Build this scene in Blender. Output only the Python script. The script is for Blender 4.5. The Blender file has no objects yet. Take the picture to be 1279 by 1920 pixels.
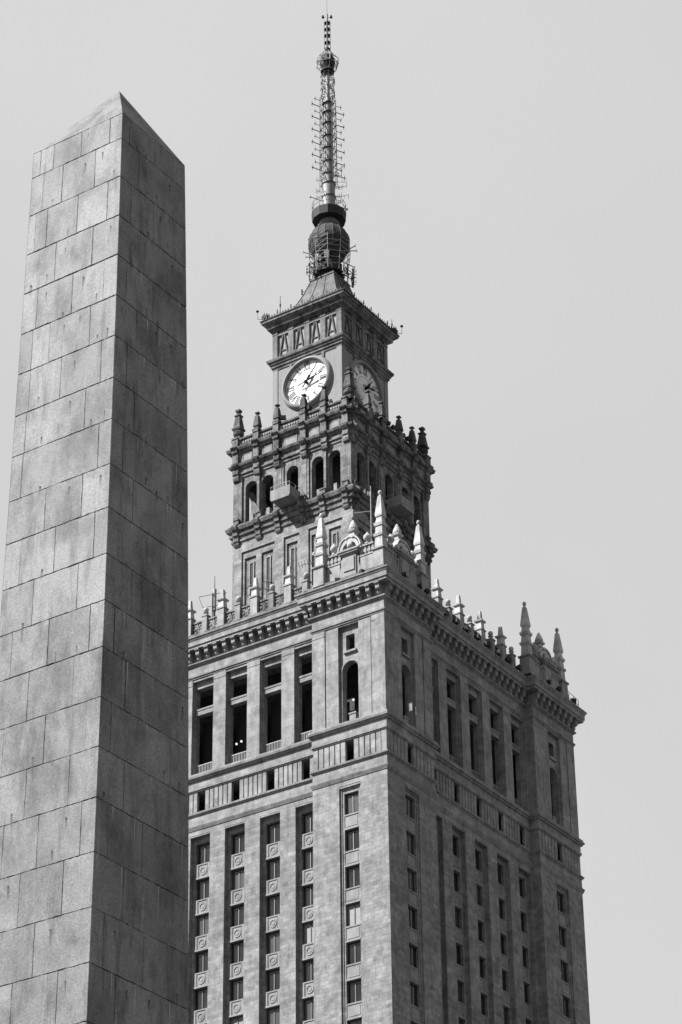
import bpy, math, random
from math import pi, sin, cos, radians
from mathutils import Vector, Matrix
random.seed(7)
scn = bpy.context.scene

# ------------------------------------------------------------------ camera
yaw, pitch, roll = .5896, .5406, -.0118
F = Vector((-sin(yaw)*cos(pitch), cos(yaw)*cos(pitch), sin(pitch)))
r0 = Vector((cos(yaw), sin(yaw), 0)); u0 = r0.cross(F)
Rt = cos(roll)*r0 + sin(roll)*u0; Up = -sin(roll)*r0 + cos(roll)*u0
cam = bpy.data.cameras.new("camera"); camo = bpy.data.objects.new("camera", cam)
scn.collection.objects.link(camo)
M = Matrix((Rt, Up, -F)).transposed().to_4x4(); M.translation = Vector((140.2217, -207.8226, 1.6))
camo.matrix_world = M
cam.sensor_fit = 'HORIZONTAL'; cam.sensor_width = 24.0; cam.lens = 24.0*5072.99/1279
cam.clip_start = .5; cam.clip_end = 8000
scn.camera = camo

# ------------------------------------------------------------------ light
SUN_TO = Vector((-.86, -1.0, 1.40)).normalized()
world = bpy.data.worlds.new("World"); scn.world = world; world.use_nodes = True
nt = world.node_tree; nt.nodes.clear()
wo = nt.nodes.new('ShaderNodeOutputWorld'); bg = nt.nodes.new('ShaderNodeBackground')
sky = nt.nodes.new('ShaderNodeTexSky'); sky.sky_type = 'NISHITA'; sky.sun_disc = False
sky.sun_elevation = math.asin(SUN_TO.z); sky.sun_rotation = math.atan2(SUN_TO.x, SUN_TO.y)
sky.air_density = 1.0; sky.dust_density = 3.0; sky.altitude = 100
bw = nt.nodes.new('ShaderNodeRGBToBW'); nt.links.new(sky.outputs[0], bw.inputs[0])
mixs = nt.nodes.new('ShaderNodeMix'); mixs.data_type = 'FLOAT'
mixs.inputs[0].default_value = .88          # thin even overcast veil over the whole sky
nt.links.new(bw.outputs[0], mixs.inputs[2]); mixs.inputs[3].default_value = 3.05
tc = nt.nodes.new('ShaderNodeTexCoord'); cn = nt.nodes.new('ShaderNodeTexNoise')
cn.inputs['Scale'].default_value = 3.2; cn.inputs['Detail'].default_value = 4
nt.links.new(tc.outputs['Generated'], cn.inputs['Vector'])
mr = nt.nodes.new('ShaderNodeMapRange'); mr.inputs[3].default_value = .93; mr.inputs[4].default_value = 1.06
mr.inputs[1].default_value = .3; mr.inputs[2].default_value = .7
nt.links.new(cn.outputs[0], mr.inputs[0])
mu = nt.nodes.new('ShaderNodeMath'); mu.operation = 'MULTIPLY'
nt.links.new(mixs.outputs[0], mu.inputs[0]); nt.links.new(mr.outputs[0], mu.inputs[1])
nt.links.new(mu.outputs[0], bg.inputs[0]); bg.inputs[1].default_value = .0755
nt.links.new(bg.outputs[0], wo.inputs[0])
sl = bpy.data.lights.new("sun", 'SUN'); sl.energy = 5.0; sl.angle = radians(.9); sl.color = (1, 1, 1)
so = bpy.data.objects.new("sun", sl); scn.collection.objects.link(so)
so.rotation_euler = SUN_TO.to_track_quat('Z', 'Y').to_euler(); so.location = (0, 0, 400)
vs = scn.view_settings; vs.view_transform = 'Standard'; vs.look = 'None'; vs.exposure = 1.6; vs.gamma = 1
vs.use_curve_mapping = False

# ------------------------------------------------------------------ materials
class NT:
    def __init__(s, name):
        s.m = bpy.data.materials.new(name); s.m.use_nodes = True; s.t = s.m.node_tree
        s.p = s.t.nodes['Principled BSDF']; s._co = None
    def n(s, typ, ins={}, **kw):
        x = s.t.nodes.new(typ)
        for k, v in kw.items(): setattr(x, k, v)
        for k, v in ins.items(): s.set(x.inputs[k], v)
        return x
    def set(s, i, v):
        if hasattr(v, 'outputs'): v = v.outputs[0]
        if isinstance(v, bpy.types.NodeSocket): s.t.links.new(v, i)
        else: i.default_value = v
    def math(s, op, a, b=0., c=None, clamp=False):
        x = s.n('ShaderNodeMath', {0: a, 1: b}, operation=op, use_clamp=clamp)
        if c is not None: s.set(x.inputs[2], c)
        return x
    def pos(s):
        if not s._co: s._co = s.n('ShaderNodeNewGeometry')
        return s._co.outputs['Position']
    def scaled(s, sc):
        return s.n('ShaderNodeVectorMath', {0: s.pos(), 1: sc}, operation='MULTIPLY')
    def noise(s, sc, detail=4, rough=.55, scale=1.):
        return s.n('ShaderNodeTexNoise', {'Vector': s.scaled(sc), 'Scale': scale, 'Detail': detail, 'Roughness': rough})
    def rng(s, v, a, b, c, d):
        return s.n('ShaderNodeMapRange', {0: v, 1: a, 2: b, 3: c, 4: d})
    def grey(s, v):
        s.set(s.p.inputs['Base Color'], s.n('ShaderNodeCombineColor', {0: v, 1: v, 2: v}))

def stone(name, base, brick=None, vary=.12, blotch=.2, grime=.0, grime_lo=.5, streak=.0, bump=.25, rough=.85, fine=.08, mortar=.88, spec=.2):
    t = NT(name)
    v = t.rng(t.noise((.35, .35, .35), 5), .3, .7, base*(1-blotch), base*(1+blotch))
    v = t.math('MULTIPLY', v, t.rng(t.noise((1.5, 1.5, 1.9), 4, .6), .32, .68, 1-blotch*.9, 1+blotch*.9))
    f = t.rng(t.noise((9, 9, 9), 3), .3, .7, 1-fine, 1+fine)
    v = t.math('MULTIPLY', v, f)
    h = t.noise((14, 14, 14), 4)
    hh = h.outputs[0]
    if brick:
        bwid, bh = brick
        sp = t.n('ShaderNodeSeparateXYZ', {0: t.pos()})
        nr = t.n('ShaderNodeSeparateXYZ', {0: t._co.outputs['True Normal']})
        sel = t.math('GREATER_THAN', t.math('ABSOLUTE', nr.outputs[0]), t.math('ABSOLUTE', nr.outputs[1]))
        u = t.n('ShaderNodeMix', {0: sel.outputs[0], 2: sp.outputs[0], 3: sp.outputs[1]}, data_type='FLOAT')
        cv = t.n('ShaderNodeCombineXYZ', {0: u.outputs[0], 1: sp.outputs[2], 2: 0.})
        b = t.n('ShaderNodeTexBrick', {'Vector': cv, 'Color1': (1-vary,)*3+(1,), 'Color2': (1+vary,)*3+(1,), 'Mortar': (mortar,)*3+(1,),
                'Scale': 1., 'Mortar Size': .022, 'Mortar Smooth': .4, 'Bias': 0., 'Brick Width': bwid, 'Row Height': bh}, offset=.5, squash=1.35, squash_frequency=3)
        vor = t.n('ShaderNodeTexWhiteNoise', {0: t.n('ShaderNodeVectorMath', {0: t.n('ShaderNodeVectorMath', {0: cv, 1: (1/bwid*.5, 1/bh, 1)}, operation='MULTIPLY')}, operation='FLOOR')}, noise_dimensions='3D')
        v = t.math('MULTIPLY', v, b.outputs[0])
        v = t.math('MULTIPLY', v, t.rng(vor.outputs[0], 0, 1, 1-vary*.8, 1+vary*.8))
        hh = t.math('SUBTRACT', t.math('MULTIPLY', h, .35), t.math('MULTIPLY', b.outputs[1], 1.)).outputs[0]
    if streak:
        s1 = t.rng(t.noise((2.6, 2.6, .18), 4, .6), .48, .68, 0, streak)
        v = t.math('MULTIPLY', v, t.math('SUBTRACT', 1., s1))
    if grime:
        g = t.rng(t.noise((1.1, 1.1, .75), 6, .65), grime_lo-.12, grime_lo+.14, 0, grime)
        v = t.math('MULTIPLY', v, t.math('SUBTRACT', 1., g))
    t.grey(v)
    t.set(t.p.inputs['Roughness'], rough)
    t.p.inputs['Specular IOR Level'].default_value = spec
    t.set(t.p.inputs['Normal'], t.n('ShaderNodeBump', {'Height': hh, 'Strength': bump, 'Distance': .05}))
    return t.m

def plain(name, v, rough=.6, metal=0., vary=.0, spec=.5, sc=3.):
    t = NT(name)
    if vary: t.grey(t.rng(t.noise((sc, sc, sc), 4), .3, .7, v*(1-vary), v*(1+vary)))
    else: t.p.inputs['Base Color'].default_value = (v, v, v, 1)
    t.p.inputs['Roughness'].default_value = rough; t.p.inputs['Metallic'].default_value = metal
    t.p.inputs['Specular IOR Level'].default_value = spec
    return t.m

ASHLAR = stone("limestone_ashlar", .146, (.62, .36), vary=.13, blotch=.24, streak=.2, grime=.35, grime_lo=.60, bump=.35)
DRESSED = stone("dressed_limestone", .162, (1.1, .8), vary=.10, blotch=.20, streak=.2, grime=.4, grime_lo=.58, bump=.15, mortar=.82)
ATTIC = stone('pale_attic_stone', .185, None, blotch=.15, streak=.25, grime=.3, grime_lo=.58)
CARVED = stone("carved_limestone", .165, None, blotch=.12, grime=.25, grime_lo=.56)
SOOTY_ASHLAR = stone("sooty_limestone_ashlar", .13, (.6, .36), vary=.16, blotch=.22, streak=.4, grime=.7, grime_lo=.58, bump=.4)
SOOTY = stone("sooty_moulded_stone", .118, None, blotch=.25, streak=.5, grime=.85, grime_lo=.54, bump=.4)
BLACKENED = stone("blackened_stone", .085, None, blotch=.35, streak=.4, grime=.7, grime_lo=.47, bump=.4)
WHITE_STONE = stone("cleaned_white_stone", .30, None, blotch=.15, streak=.25, grime=.45, grime_lo=.58, bump=.15)
PLASTER = stone("smooth_render", .155, None, blotch=.07, streak=.12, bump=.05, fine=.03)
CROWN = stone("blackened_crown_stone", .125, None, blotch=.25, streak=.5, grime=.7, grime_lo=.53, bump=.3)
FRIEZE_GROUND = stone("pale_frieze_ground", .185, None, blotch=.12, streak=.25, bump=.05)
FRIEZE = stone("streaked_frieze_stone", .12, None, blotch=.2, streak=.45, grime=.5, grime_lo=.57, bump=.25)
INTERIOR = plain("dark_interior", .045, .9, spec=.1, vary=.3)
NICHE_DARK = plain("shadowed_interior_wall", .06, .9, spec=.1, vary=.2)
GLASS = plain("window_glass", .012, .12, vary=.35, spec=.4, sc=.6)
GLASS_MID = plain("window_glass_with_drawn_curtain", .028, .25, vary=.2, sc=.6)
BLIND = plain("pale_window_blind", .11, .6, vary=.15)
FRAME = plain("dark_window_frame", .03, .5)
IRON = plain("dark_iron", .014, .7, vary=.3, spec=.2)
STEEL = plain("galvanised_steel", .125, .65, .0, vary=.3)
PAINTED = plain("weathered_light_metal", .16, .6, .0, vary=.25)
DARKSTEEL = plain("weathered_dark_steel", .03, .55, .2, vary=.3)
COPPER = stone("weathered_sheet_metal", .10, None, blotch=.2, streak=.3, bump=.1, rough=.95, spec=.05)
BULB = stone("dark_sheet_metal", .034, None, blotch=.35, streak=.2, bump=.1, rough=.75, spec=.15)
DIAL = plain("white_clock_dial", .52, .95, vary=.03, spec=.05)
NUMERAL = plain("grey_clock_numeral", .09, .95, spec=0.)
HAND = plain("black_clock_hand", .015, .95, spec=0.)
LAMPW = plain("pale_equipment_cover", .22, .9, spec=.05)

def granite(name='speckled_granite', lo=.116, hi=.156, dk=.5):
    t = NT(name)
    oi = t.n('ShaderNodeObjectInfo')
    v = t.rng(oi.outputs['Random'], 0, 1, lo, hi)
    v = t.math('MULTIPLY', v, t.rng(t.noise((1.6, 1.6, 1.2), 5), .3, .7, .84, 1.2))
    sp = t.rng(t.noise((48, 48, 48), 2, .7), .32, .68, .80, 1.20)
    v = t.math('MULTIPLY', v, sp)
    sp2 = t.rng(t.noise((24, 24, 24), 3, .6), .35, .65, .93, 1.07)
    v = t.math('MULTIPLY', v, sp2)
    d = t.rng(t.noise((6., 6., .9), 5, .65), .52, .72, 0, dk)          # dark rain streaks
    v = t.math('MULTIPLY', v, t.math('SUBTRACT', 1., d))
    w = t.rng(t.noise((9.5, 9.5, .9), 3, .55), .66, .76, 0, .35)         # pale lime streaks
    v = t.math('MULTIPLY', v, t.math('ADD', 1., w))
    b = t.rng(t.noise((2.4, 2.4, 1.5), 6, .65), .46, .68, 0, .5)        # damp blotches
    v = t.math('MULTIPLY', v, t.math('SUBTRACT', 1., b))
    t.grey(v)
    t.set(t.p.inputs['Roughness'], .7); t.p.inputs['Specular IOR Level'].default_value = .15
    t.set(t.p.inputs['Normal'], t.n('ShaderNodeBump', {'Height': t.noise((55, 55, 55), 4), 'Strength': .25, 'Distance': .01}))
    return t.m
GRANITE = granite(); GRANITE_CAP = granite('weathered_cap_granite', .095, .115, .6)
JOINT = plain("dark_joint_mortar", .05, .95, spec=.1)
def drip(name, v, a):
    t = NT(name); tcd = t.n('ShaderNodeTexCoord')
    sp = t.n('ShaderNodeSeparateXYZ', {0: tcd.outputs['Generated']})
    x = t.math('ABSOLUTE', t.math('SUBTRACT', sp.outputs[0], .5))
    ax = t.rng(x, .12, .5, 1, 0); az = t.rng(sp.outputs[2], .0, .85, 0, 1)
    n = t.rng(t.noise((30, 30, 4), 3), .3, .6, .4, 1)
    al = t.math('MULTIPLY', t.math('MULTIPLY', ax, az), t.math('MULTIPLY', n, a))
    t.p.inputs['Base Color'].default_value = (v, v, v, 1); t.set(t.p.inputs['Alpha'], al)
    t.p.inputs['Roughness'].default_value = .8
    return t.m
DRIP = drip("dark_drip_stain", .035, .75); LIME = drip("pale_lime_run", .42, .5)

# ------------------------------------------------------------------ mesh helpers
class MB:
    def __init__(s): s.v = []; s.f = []
    def add(s, vs, fs):
        o = len(s.v); s.v += [tuple(map(float, a)) for a in vs]; s.f += [tuple(i+o for i in a) for a in fs]; return s
    def hexa(s, p):
        return s.add(p, [(0, 3, 2, 1), (4, 5, 6, 7), (0, 1, 5, 4), (1, 2, 6, 5), (2, 3, 7, 6), (3, 0, 4, 7)])
    def box(s, x0, x1, y0, y1, z0, z1):
        return s.hexa([(x0, y0, z0), (x1, y0, z0), (x1, y1, z0), (x0, y1, z0), (x0, y0, z1), (x1, y0, z1), (x1, y1, z1), (x0, y1, z1)])
    def fb(s, u0, u1, d0, d1, z0, z1):            # face box: u along face, d = distance from the axis
        return s.box(u0, u1, -d1, -d0, z0, z1)
    def loft(s, rings):                            # rings: lists of points, same count, going up
        n = len(rings[0]); vs = [p for r in rings for p in r]; fs = [tuple(range(n))[::-1]]
        for k in range(len(rings)-1):
            for i in range(n):
                j = (i+1) % n; fs.append((k*n+i, k*n+j, (k+1)*n+j, (k+1)*n+i))
        fs.append(tuple(range((len(rings)-1)*n, len(rings)*n))); return s.add(vs, fs)
    def lathe(s, prof, n=16, c=(0, 0), ph=0.):
        return s.loft([[(c[0]+r*cos(ph+2*pi*i/n), c[1]+r*sin(ph+2*pi*i/n), z) for i in range(n)] for z, r in prof])
    def sq(s, prof, c=(0, 0)):                     # square tapered stack; prof: (z, half)
        return s.loft([[(c[0]-h, c[1]-h, z), (c[0]+h, c[1]-h, z), (c[0]+h, c[1]+h, z), (c[0]-h, c[1]+h, z)] for z, h in prof])
    def tube(s, a, b, r, n=5, r2=None):
        a = Vector(a); b = Vector(b); d = (b-a); 
        if d.length < 1e-6: return s
        d.normalize(); x = d.orthogonal().normalized(); y = d.cross(x); r2 = r if r2 is None else r2
        return s.loft([[tuple(p + q*(cos(2*pi*i/n)*x+sin(2*pi*i/n)*y)) for i in range(n)] for p, q in ((a, r), (b, r2))])
    def prism(s, pts, d0, d1):                     # pts: (u, z) outline on the face, extruded from d0 to d1
        n = len(pts); vs = [(u, -d1, z) for u, z in pts] + [(u, -d0, z) for u, z in pts]
        fs = [tuple(range(n)), tuple(range(2*n-1, n-1, -1))] + [(i, i+n, (i+1) % n+n, (i+1) % n) for i in range(n)]
        return s.add(vs, fs)
    def ext(s, prof, u0, u1):                      # prof: closed (d, z) section swept along u
        n = len(prof); vs = [(u0, -d, z) for d, z in prof] + [(u1, -d, z) for d, z in prof]
        fs = [tuple(range(n)), tuple(range(2*n-1, n-1, -1))] + [(i, i+n, (i+1) % n+n, (i+1) % n) for i in range(n)]
        return s.add(vs, fs)
    def mesh(s, name, mat, smooth=False):
        me = bpy.data.meshes.new(name); me.from_pydata(s.v, [], s.f); me.materials.append(mat)
        import bmesh
        bm = bmesh.new(); bm.from_mesh(me); bmesh.ops.recalc_face_normals(bm, faces=bm.faces[:]); bm.to_mesh(me); bm.free()
        if smooth:
            for p in me.polygons: p.use_smooth = True
            if hasattr(me, 'set_sharp_from_angle'): me.set_sharp_from_angle(angle=radians(40))
        me.update(); return me

def link(name, data, parent=None, loc=(0, 0, 0), rz=0., **props):
    o = bpy.data.objects.new(name, data); scn.collection.objects.link(o)
    if parent: o.parent = parent
    o.location = loc; o.rotation_euler = (0, 0, rz)
    for k, v in props.items(): o[k] = v
    return o
def thing(name, label, cat, loc=(0, 0, 0), rz=0., group=None, data=None):
    o = link(name, data, None, loc, rz, label=label, category=cat)
    if group: o['group'] = group
    return o
FR = (0., pi/2, pi, 1.5*pi)                                    # the two visible faces: the second is the first turned by 90 degrees
def onface(name, me, parent, u=0., d=0., z=0., faces=(0, 1), **props):
    out = []
    for k in faces:
        loc = (u, -d, z) if k == 0 else (d, u, z)
        out.append(link(name, me, parent, loc, FR[k], **props))
    return out
def both(name, mb, mat, parent, faces=(0, 1), smooth=False, **props):
    me = mb.mesh(name, mat, smooth); return [link(name, me, parent, (0, 0, 0), FR[k], **props) for k in faces]

# ------------------------------------------------------------------ ground
g = MB().add([(-4000, -4000, 0), (4000, -4000, 0), (4000, 4000, 0), (-4000, 4000, 0)], [(0, 1, 2, 3)])
link('ground', g.mesh('ground', stone("paved_square", .07, (1.2, 1.2), vary=.1, blotch=.15)), kind='structure')

# ------------------------------------------------------------------ palace tower
H = 18.067; C = 17.052; P = 9.73; A = 7.62; K = 4.613; B = 4.1057; PC = 13.9
def plan(o):
    h, c, p = H+o, C+o, P-o
    q = [(-h, -h), (-p, -h), (-p, -c), (p, -c), (p, -h)]
    out = []
    for k in range(4):
        for x, y in q:
            for _ in range(k): x, y = -y, x
            out.append((x, y))
    return out
def sqr(h): return [(-h, -h), (h, -h), (h, h), (-h, h)]
def stackp(prof, fn): return MB().loft([[(x, y, z) for x, y in fn(o)] for z, o in prof])
T = thing('palace_tower', 'tall stepped limestone skyscraper with clock stage and white pinnacles behind the plain obelisk', 'skyscraper')
def ring(name, prof, mat, fn=plan): return link(name, stackp(prof, fn).mesh(name, mat), T)

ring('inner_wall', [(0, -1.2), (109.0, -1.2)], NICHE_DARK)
WS = [109.0-0.0]
NF = 8; W0 = 108.28; FP = 3.67; WH = 2.12
ZB = W0-FP*NF
# --- shaft piers
pier = MB(); 
for s in (-1, 1):
    a, b = sorted((s*P, s*12.7)); pier.fb(a, b, H-1.2, H, ZB, 109.0)
    a, b = sorted((s*15.1, s*(H-1.2))); pier.fb(a, b, H-1.2, H, ZB, 109.0)
    a, b = sorted((s*12.7, s*15.1)); pier.fb(a, b, H-1.2, H-.03, 108.8, 108.999)
    for q in (-1, 1):                              # stepped surround of the pavilion windows
        a, b = sorted((s*PC+q*1.2, s*PC+q*1.0)); pier.fb(a, b, H-1.2, H-.16, ZB, 108.8)
        a, b = sorted((s*PC+q*1.0, s*PC+q*.80)); pier.fb(a, b, H-1.2, H-.24, ZB, 108.6)
    pier.fb(s*PC-1.0, s*PC+1.0, H-1.2, H-.18, 108.6, 108.8)
    pier.fb(s*PC-.8, s*PC+.8, H-1.2, H-.26, W0, 108.6)
RH = 1.17
edges = [-P]+[x for i in range(-2, 3) for x in (B*i-RH, B*i+RH)]+[P]
for k in range(0, len(edges), 2): pier.fb(edges[k], edges[k+1], C-1.0, C, ZB, 109.0)
for i in range(-2, 3):
    pier.fb(B*i-RH, B*i+RH, C-1.0, C-.02, 108.85, 108.998)
    for q in (-1, 1):
        a, b = sorted((B*i+q*RH, B*i+q*.84)); pier.fb(a, b, C-1.0, C-.5, ZB, 108.85)
    pier.fb(B*i-.84, B*i+.84, C-1.0, C-.502, W0, 108.85)
both('wall', pier, ASHLAR, T)
post = MB().box(-1.2, 0, 0, 1.2, ZB, 109.0)        # corner quoins: near, left, right, rear
pm = MB().box(-.6, .6, -.6, .6, ZB, 109.0).mesh('corner_pier', ASHLAR)
for sx, sy in ((1, -1), (-1, -1), (1, 1), (-1, 1)): link('corner_pier', pm, T, (sx*(H-.6), sy*(H-.6), 0))
lowm = stackp([(0, 0.0), (ZB-.01, 0.0)], plan); link('lower_wall', lowm.mesh('lower_wall', ASHLAR), T)
rear = MB().fb(-H+1.2, H-1.2, C-1.1, C-.05, ZB, 130)
rm = rear.mesh('rear_wall', ASHLAR)
for a in (pi, 1.5*pi): link('rear_wall', rm, T, (0, 0, 0), a)

# --- windows of the shaft
def win_meshes(w, h):
    fr = MB(); t = .07
    fr.fb(-w, -w+t, -.1, 0, -h, 0).fb(w-t, w, -.1, 0, -h, 0).fb(-w+t, w-t, -.1, 0, -t, 0).fb(-w+t, w-t, -.1, 0, -h, -h+t*1.4)
    fr.fb(-.05, .05, -.1, .01, -h+t*1.4, -t)
    return fr.mesh('window_frame', FRAME)
def pane_mesh(w, h, mat):
    p = MB(); t = .07; p.fb(-w+t, -.05, -.09, -.05, -h+t*1.4, -t).fb(.05, w-t, -.09, -.05, -h+t*1.4, -t); return p.mesh('pane', mat)
WC = (.84, WH); WP = (.80, WH)
frC, frP = win_meshes(*WC), win_meshes(*WP)
pC = [pane_mesh(*WC, m) for m in (GLASS, GLASS_MID, BLIND)]; pP = [pane_mesh(*WP, m) for m in (GLASS, GLASS_MID, BLIND)]
sp = MB()                                          # carved spandrel with a ring between flat strips
sh = FP-WH-.02
sp.fb(-.83, .83, -.4, 0, 0, sh).fb(-.83, .83, 0, .10, 0, .16).fb(-.83, .83, 0, .06, sh-.12, sh)
for q in (-1, 1):
    a, b = sorted((q*.80, q*.58)); sp.fb(a, b, 0, .06, .17, sh-.13)
    a, b = sorted((q*.52, q*.48)); sp.fb(a, b, 0, .04, .17, sh-.13)
spm = sp.mesh('spandrel_panel', CARVED)
rg = MB(); n = 20; R1, R2 = .43, .30
for i in range(n):
    a0, a1 = 2*pi*i/n, 2*pi*(i+1)/n; zc = sh/2+.02
    rg.prism([(R1*cos(a0), zc+R1*sin(a0)), (R1*cos(a1), zc+R1*sin(a1)), (R2*cos(a1), zc+R2*sin(a1)), (R2*cos(a0), zc+R2*sin(a0))], .0, .055)
rg.prism([(.20*cos(2*pi*i/12), sh/2+.02+.20*sin(2*pi*i/12)) for i in range(12)], 0, .03)
rgm = rg.mesh('ring_medallion', CARVED)
ps = MB().fb(-.79, .79, -.5, 0, 0, sh).fb(-.79, .79, 0, .09, 0, .14).fb(-.79, .79, 0, .06, sh-.14, sh)
ps.fb(-.62, .62, 0, .035, .30, sh-.30)
psm = ps.mesh('spandrel_panel', CARVED)
rw = random.Random(3)
pale = {(0, 1, 5): 2, (0, 0, 5): 1, (0, 2, 6): 2, (0, 3, 3): 2, (0, 2, 3): 1, (0, 3, 6): 1, (0, 2, 7): 2}
for f in (0, 1):
    for k in range(NF):
        zt = W0-FP*k
        for i in list(range(-2, 3))+[-3, 3]:
            pv = abs(i) == 3
            u = B*i if not pv else (PC if i > 0 else -PC); d = (C-.78) if not pv else (H-.5)
            w = onface('window', frP if pv else frC, T, u, d, zt, (f,))[0]
            sel = pale.get((f, i+1 if i < 3 else 3, k), 1 if rw.random() < .25 else 0)
            link('pane', (pP if pv else pC)[sel], w)
            if k < NF-0:
                s_ = onface('spandrel_panel', psm if pv else spm, T, u, (H-.30) if pv else (C-.56), zt-FP+.01, (f,))[0]
                if not pv: link('ring_medallion', rgm, s_)

# --- band between shaft and gallery
ring('string_course', [(109.0, 0), (109.45, 0.0), (109.5, .06), (109.7, .14), (109.85, .2), (109.97, .2), (110.0, .02), (110.95, .0), (111.0, .08), (111.12, .1), (111.14, .2), (111.32, .22), (111.34, -.3)], DRESSED)
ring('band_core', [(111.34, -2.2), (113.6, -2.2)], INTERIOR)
ring('sill_course', [(113.58, -.38), (113.585, .03), (113.7, .03), (113.72, .12), (113.95, .14), (113.98, .05), (114.7, .06), (114.73, .22), (114.9, .26), (114.93, .38), (115.12, .42), (115.15, .3), (115.4, .28), (115.5, .1), (115.52, -.6)], DRESSED)
slots = [B*i for i in range(-2, 3)]; SW = .43
segsC = [(-P+.01, slots[0]-SW)]+[(slots[i]+SW, slots[i+1]-SW) for i in range(4)]+[(slots[4]+SW, P-.01)]
slabm = {}
def slab(w):
    k = round(w, 3)
    if k not in slabm: slabm[k] = MB().fb(-w/2, w/2, .27, .56, 0, 2.235).mesh('fluted_slab', DRESSED)
    return slabm[k]
bandback = MB()
def slabs(u0, u1, d, n):
    w = (u1-u0-.0)/n; gw = .12
    for i in range(n): onface('fluted_slab', slab(w-gw), T, u0+w*(i+.5), d-.60, 111.342)
    bandback.fb(u0+.02, u1-.02, d-.325, d-.16, 111.342, 113.575)
for u0, u1 in segsC:
    n = max(1, round((u1-u0)/.56)); 
    if u1-u0 > .3: slabs(u0, u1, C, n)
for s in (-1, 1):
    a, b = sorted((s*P, s*PC-s*SW)); slabs(a, b, H, 6)
    a, b = sorted((s*PC+s*SW, s*(H-.0))); 
    if s > 0: slabs(PC+SW, H-.62, H, 5)
    else: slabs(-H+.62, -PC-SW, H, 5)
for s_ in (-1, 1): bandback.fb(*sorted((s_*P, s_*(P+.28))), C-.31, H-.335, 111.342, 113.575)
both('fluting_ground', bandback, DRESSED, T)
cp = MB().box(-.29, .29, -.29, .29, 111.342, 113.577).mesh('band_corner_block', DRESSED)
for sx, sy in ((1, -1), (-1, -1), (1, 1)): link('band_corner_block', cp, T, (sx*(H-.32), sy*(H-.32), 0))

# --- gallery storey
Z0, Z1 = 115.52, 126.0
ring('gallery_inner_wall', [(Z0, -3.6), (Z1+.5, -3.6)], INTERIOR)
def archpanel(mb, u0, u1, z0, z1, cx, hw, zspring, zb, d0, d1, n=12):
    if zb > z0: mb.fb(cx-hw, cx+hw, d0, d1, z0, zb)
    if cx-hw > u0: mb.fb(u0, cx-hw, d0, d1, z0, z1)
    if u1 > cx+hw: mb.fb(cx+hw, u1, d0, d1, z0, z1)
    for i in range(n):
        a0, a1 = pi-pi*i/n, pi-pi*(i+1)/n
        p0 = (cx+hw*cos(a0), zspring+hw*sin(a0)); p1 = (cx+hw*cos(a1), zspring+hw*sin(a1))
        mb.prism([p0, p1, (p1[0], z1), (p0[0], z1)], d0, d1)
def archivolt(mb, cx, hw, zspring, zb, d0, d1, t, n=14):
    for i in range(n):
        a0, a1 = pi-pi*i/n, pi-pi*(i+1)/n
        mb.prism([(cx+hw*cos(a0), zspring+hw*sin(a0)), (cx+hw*cos(a1), zspring+hw*sin(a1)), (cx+(hw+t)*cos(a1), zspring+(hw+t)*sin(a1)), (cx+(hw+t)*cos(a0), zspring+(hw+t)*sin(a0))], d0, d1)
    mb.fb(cx-hw-t, cx-hw, d0, d1, zb, zspring).fb(cx+hw, cx+hw+t, d0, d1, zb, zspring)
gal = MB(); TH = 1.1
for s in (-1, 1):
    arv = MB()
    def seg(a, b, dd, z0=Z0, z1=Z1):
        a, b = sorted((s*a, s*b)); gal.fb(a, b, H-TH, H-dd, z0, z1)
    seg(P, 11.2, 0); seg(11.2, 11.3, .22); seg(11.3, 12.72, .05)
    seg(15.08, 16.45, .05); seg(16.45, 16.55, .22); seg(16.55, H-TH, 0)
    seg(12.72, 15.08, .06, 126.0-.15, 126.0)
    # niche wall with square opening above an arched one
    a, b = s*PC-1.18, s*PC+1.18; d1 = H-.42
    archpanel(gal, a, b, Z0, 123.2, s*PC, .92, 121.15, Z0, H-TH, d1)
    gal.fb(a, s*PC-.5, H-TH, d1, 123.2, 125.85).fb(s*PC+.5, b, H-TH, d1, 123.2, 125.85).fb(s*PC-.5, s*PC+.5, H-TH, d1, 124.95, 125.85)
    archivolt(arv, s*PC, .92, 121.15, Z0, d1+.002, d1+.10, .10)
    arv.fb(s*PC-.72, s*PC+.72, d1, d1+.22, 122.98, 123.2)
    both('arch_surround', arv, DRESSED, T)
    # thin capital lines
    gal.fb(*sorted((s*P, s*11.2)), H, H+.035, 125.35, 125.42); gal.fb(*sorted((s*16.55, s*(H-TH))), H, H+.035, 125.35, 125.42)
BW_ = 1.30
ge = [-P]+[x for i in range(-2, 3) for x in (B*i-BW_, B*i+BW_)]+[P]
trans = MB(); rail = MB()
for k in range(0, len(ge), 2):
    gal.fb(ge[k], ge[k+1], C-TH, C, Z0, Z1)
    if ge[k+1]-ge[k] > 1: gal.fb(ge[k], ge[k+1], C, C+.035, 125.35, 125.42)
for i in range(-2, 3):
    c = B*i
    for q in (-1, 1):
        gal.fb(*sorted((c+q*BW_, c+q*1.22)), C-TH, C-.28, Z0, 125.75)
        gal.fb(*sorted((c+q*1.22, c+q*1.13)), C-TH, C-.52, Z0, 125.55)
    gal.fb(c-BW_, c+BW_, C-TH, C-.05, 125.75, Z1)
    gal.fb(c-1.13, c+1.13, C-TH, C-.42, 125.05, 125.75)
    t_ = MB().fb(-1.13, 1.13, 0, .62, 0, .68).fb(-1.13, 1.13, .62, .68, .5, .68)
    if i == -2: tm = t_.mesh('transom', DRESSED)
    onface('transom', tm, T, c, C-TH+.02, 122.15)
both('gallery_wall', gal, DRESSED, T)
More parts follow.
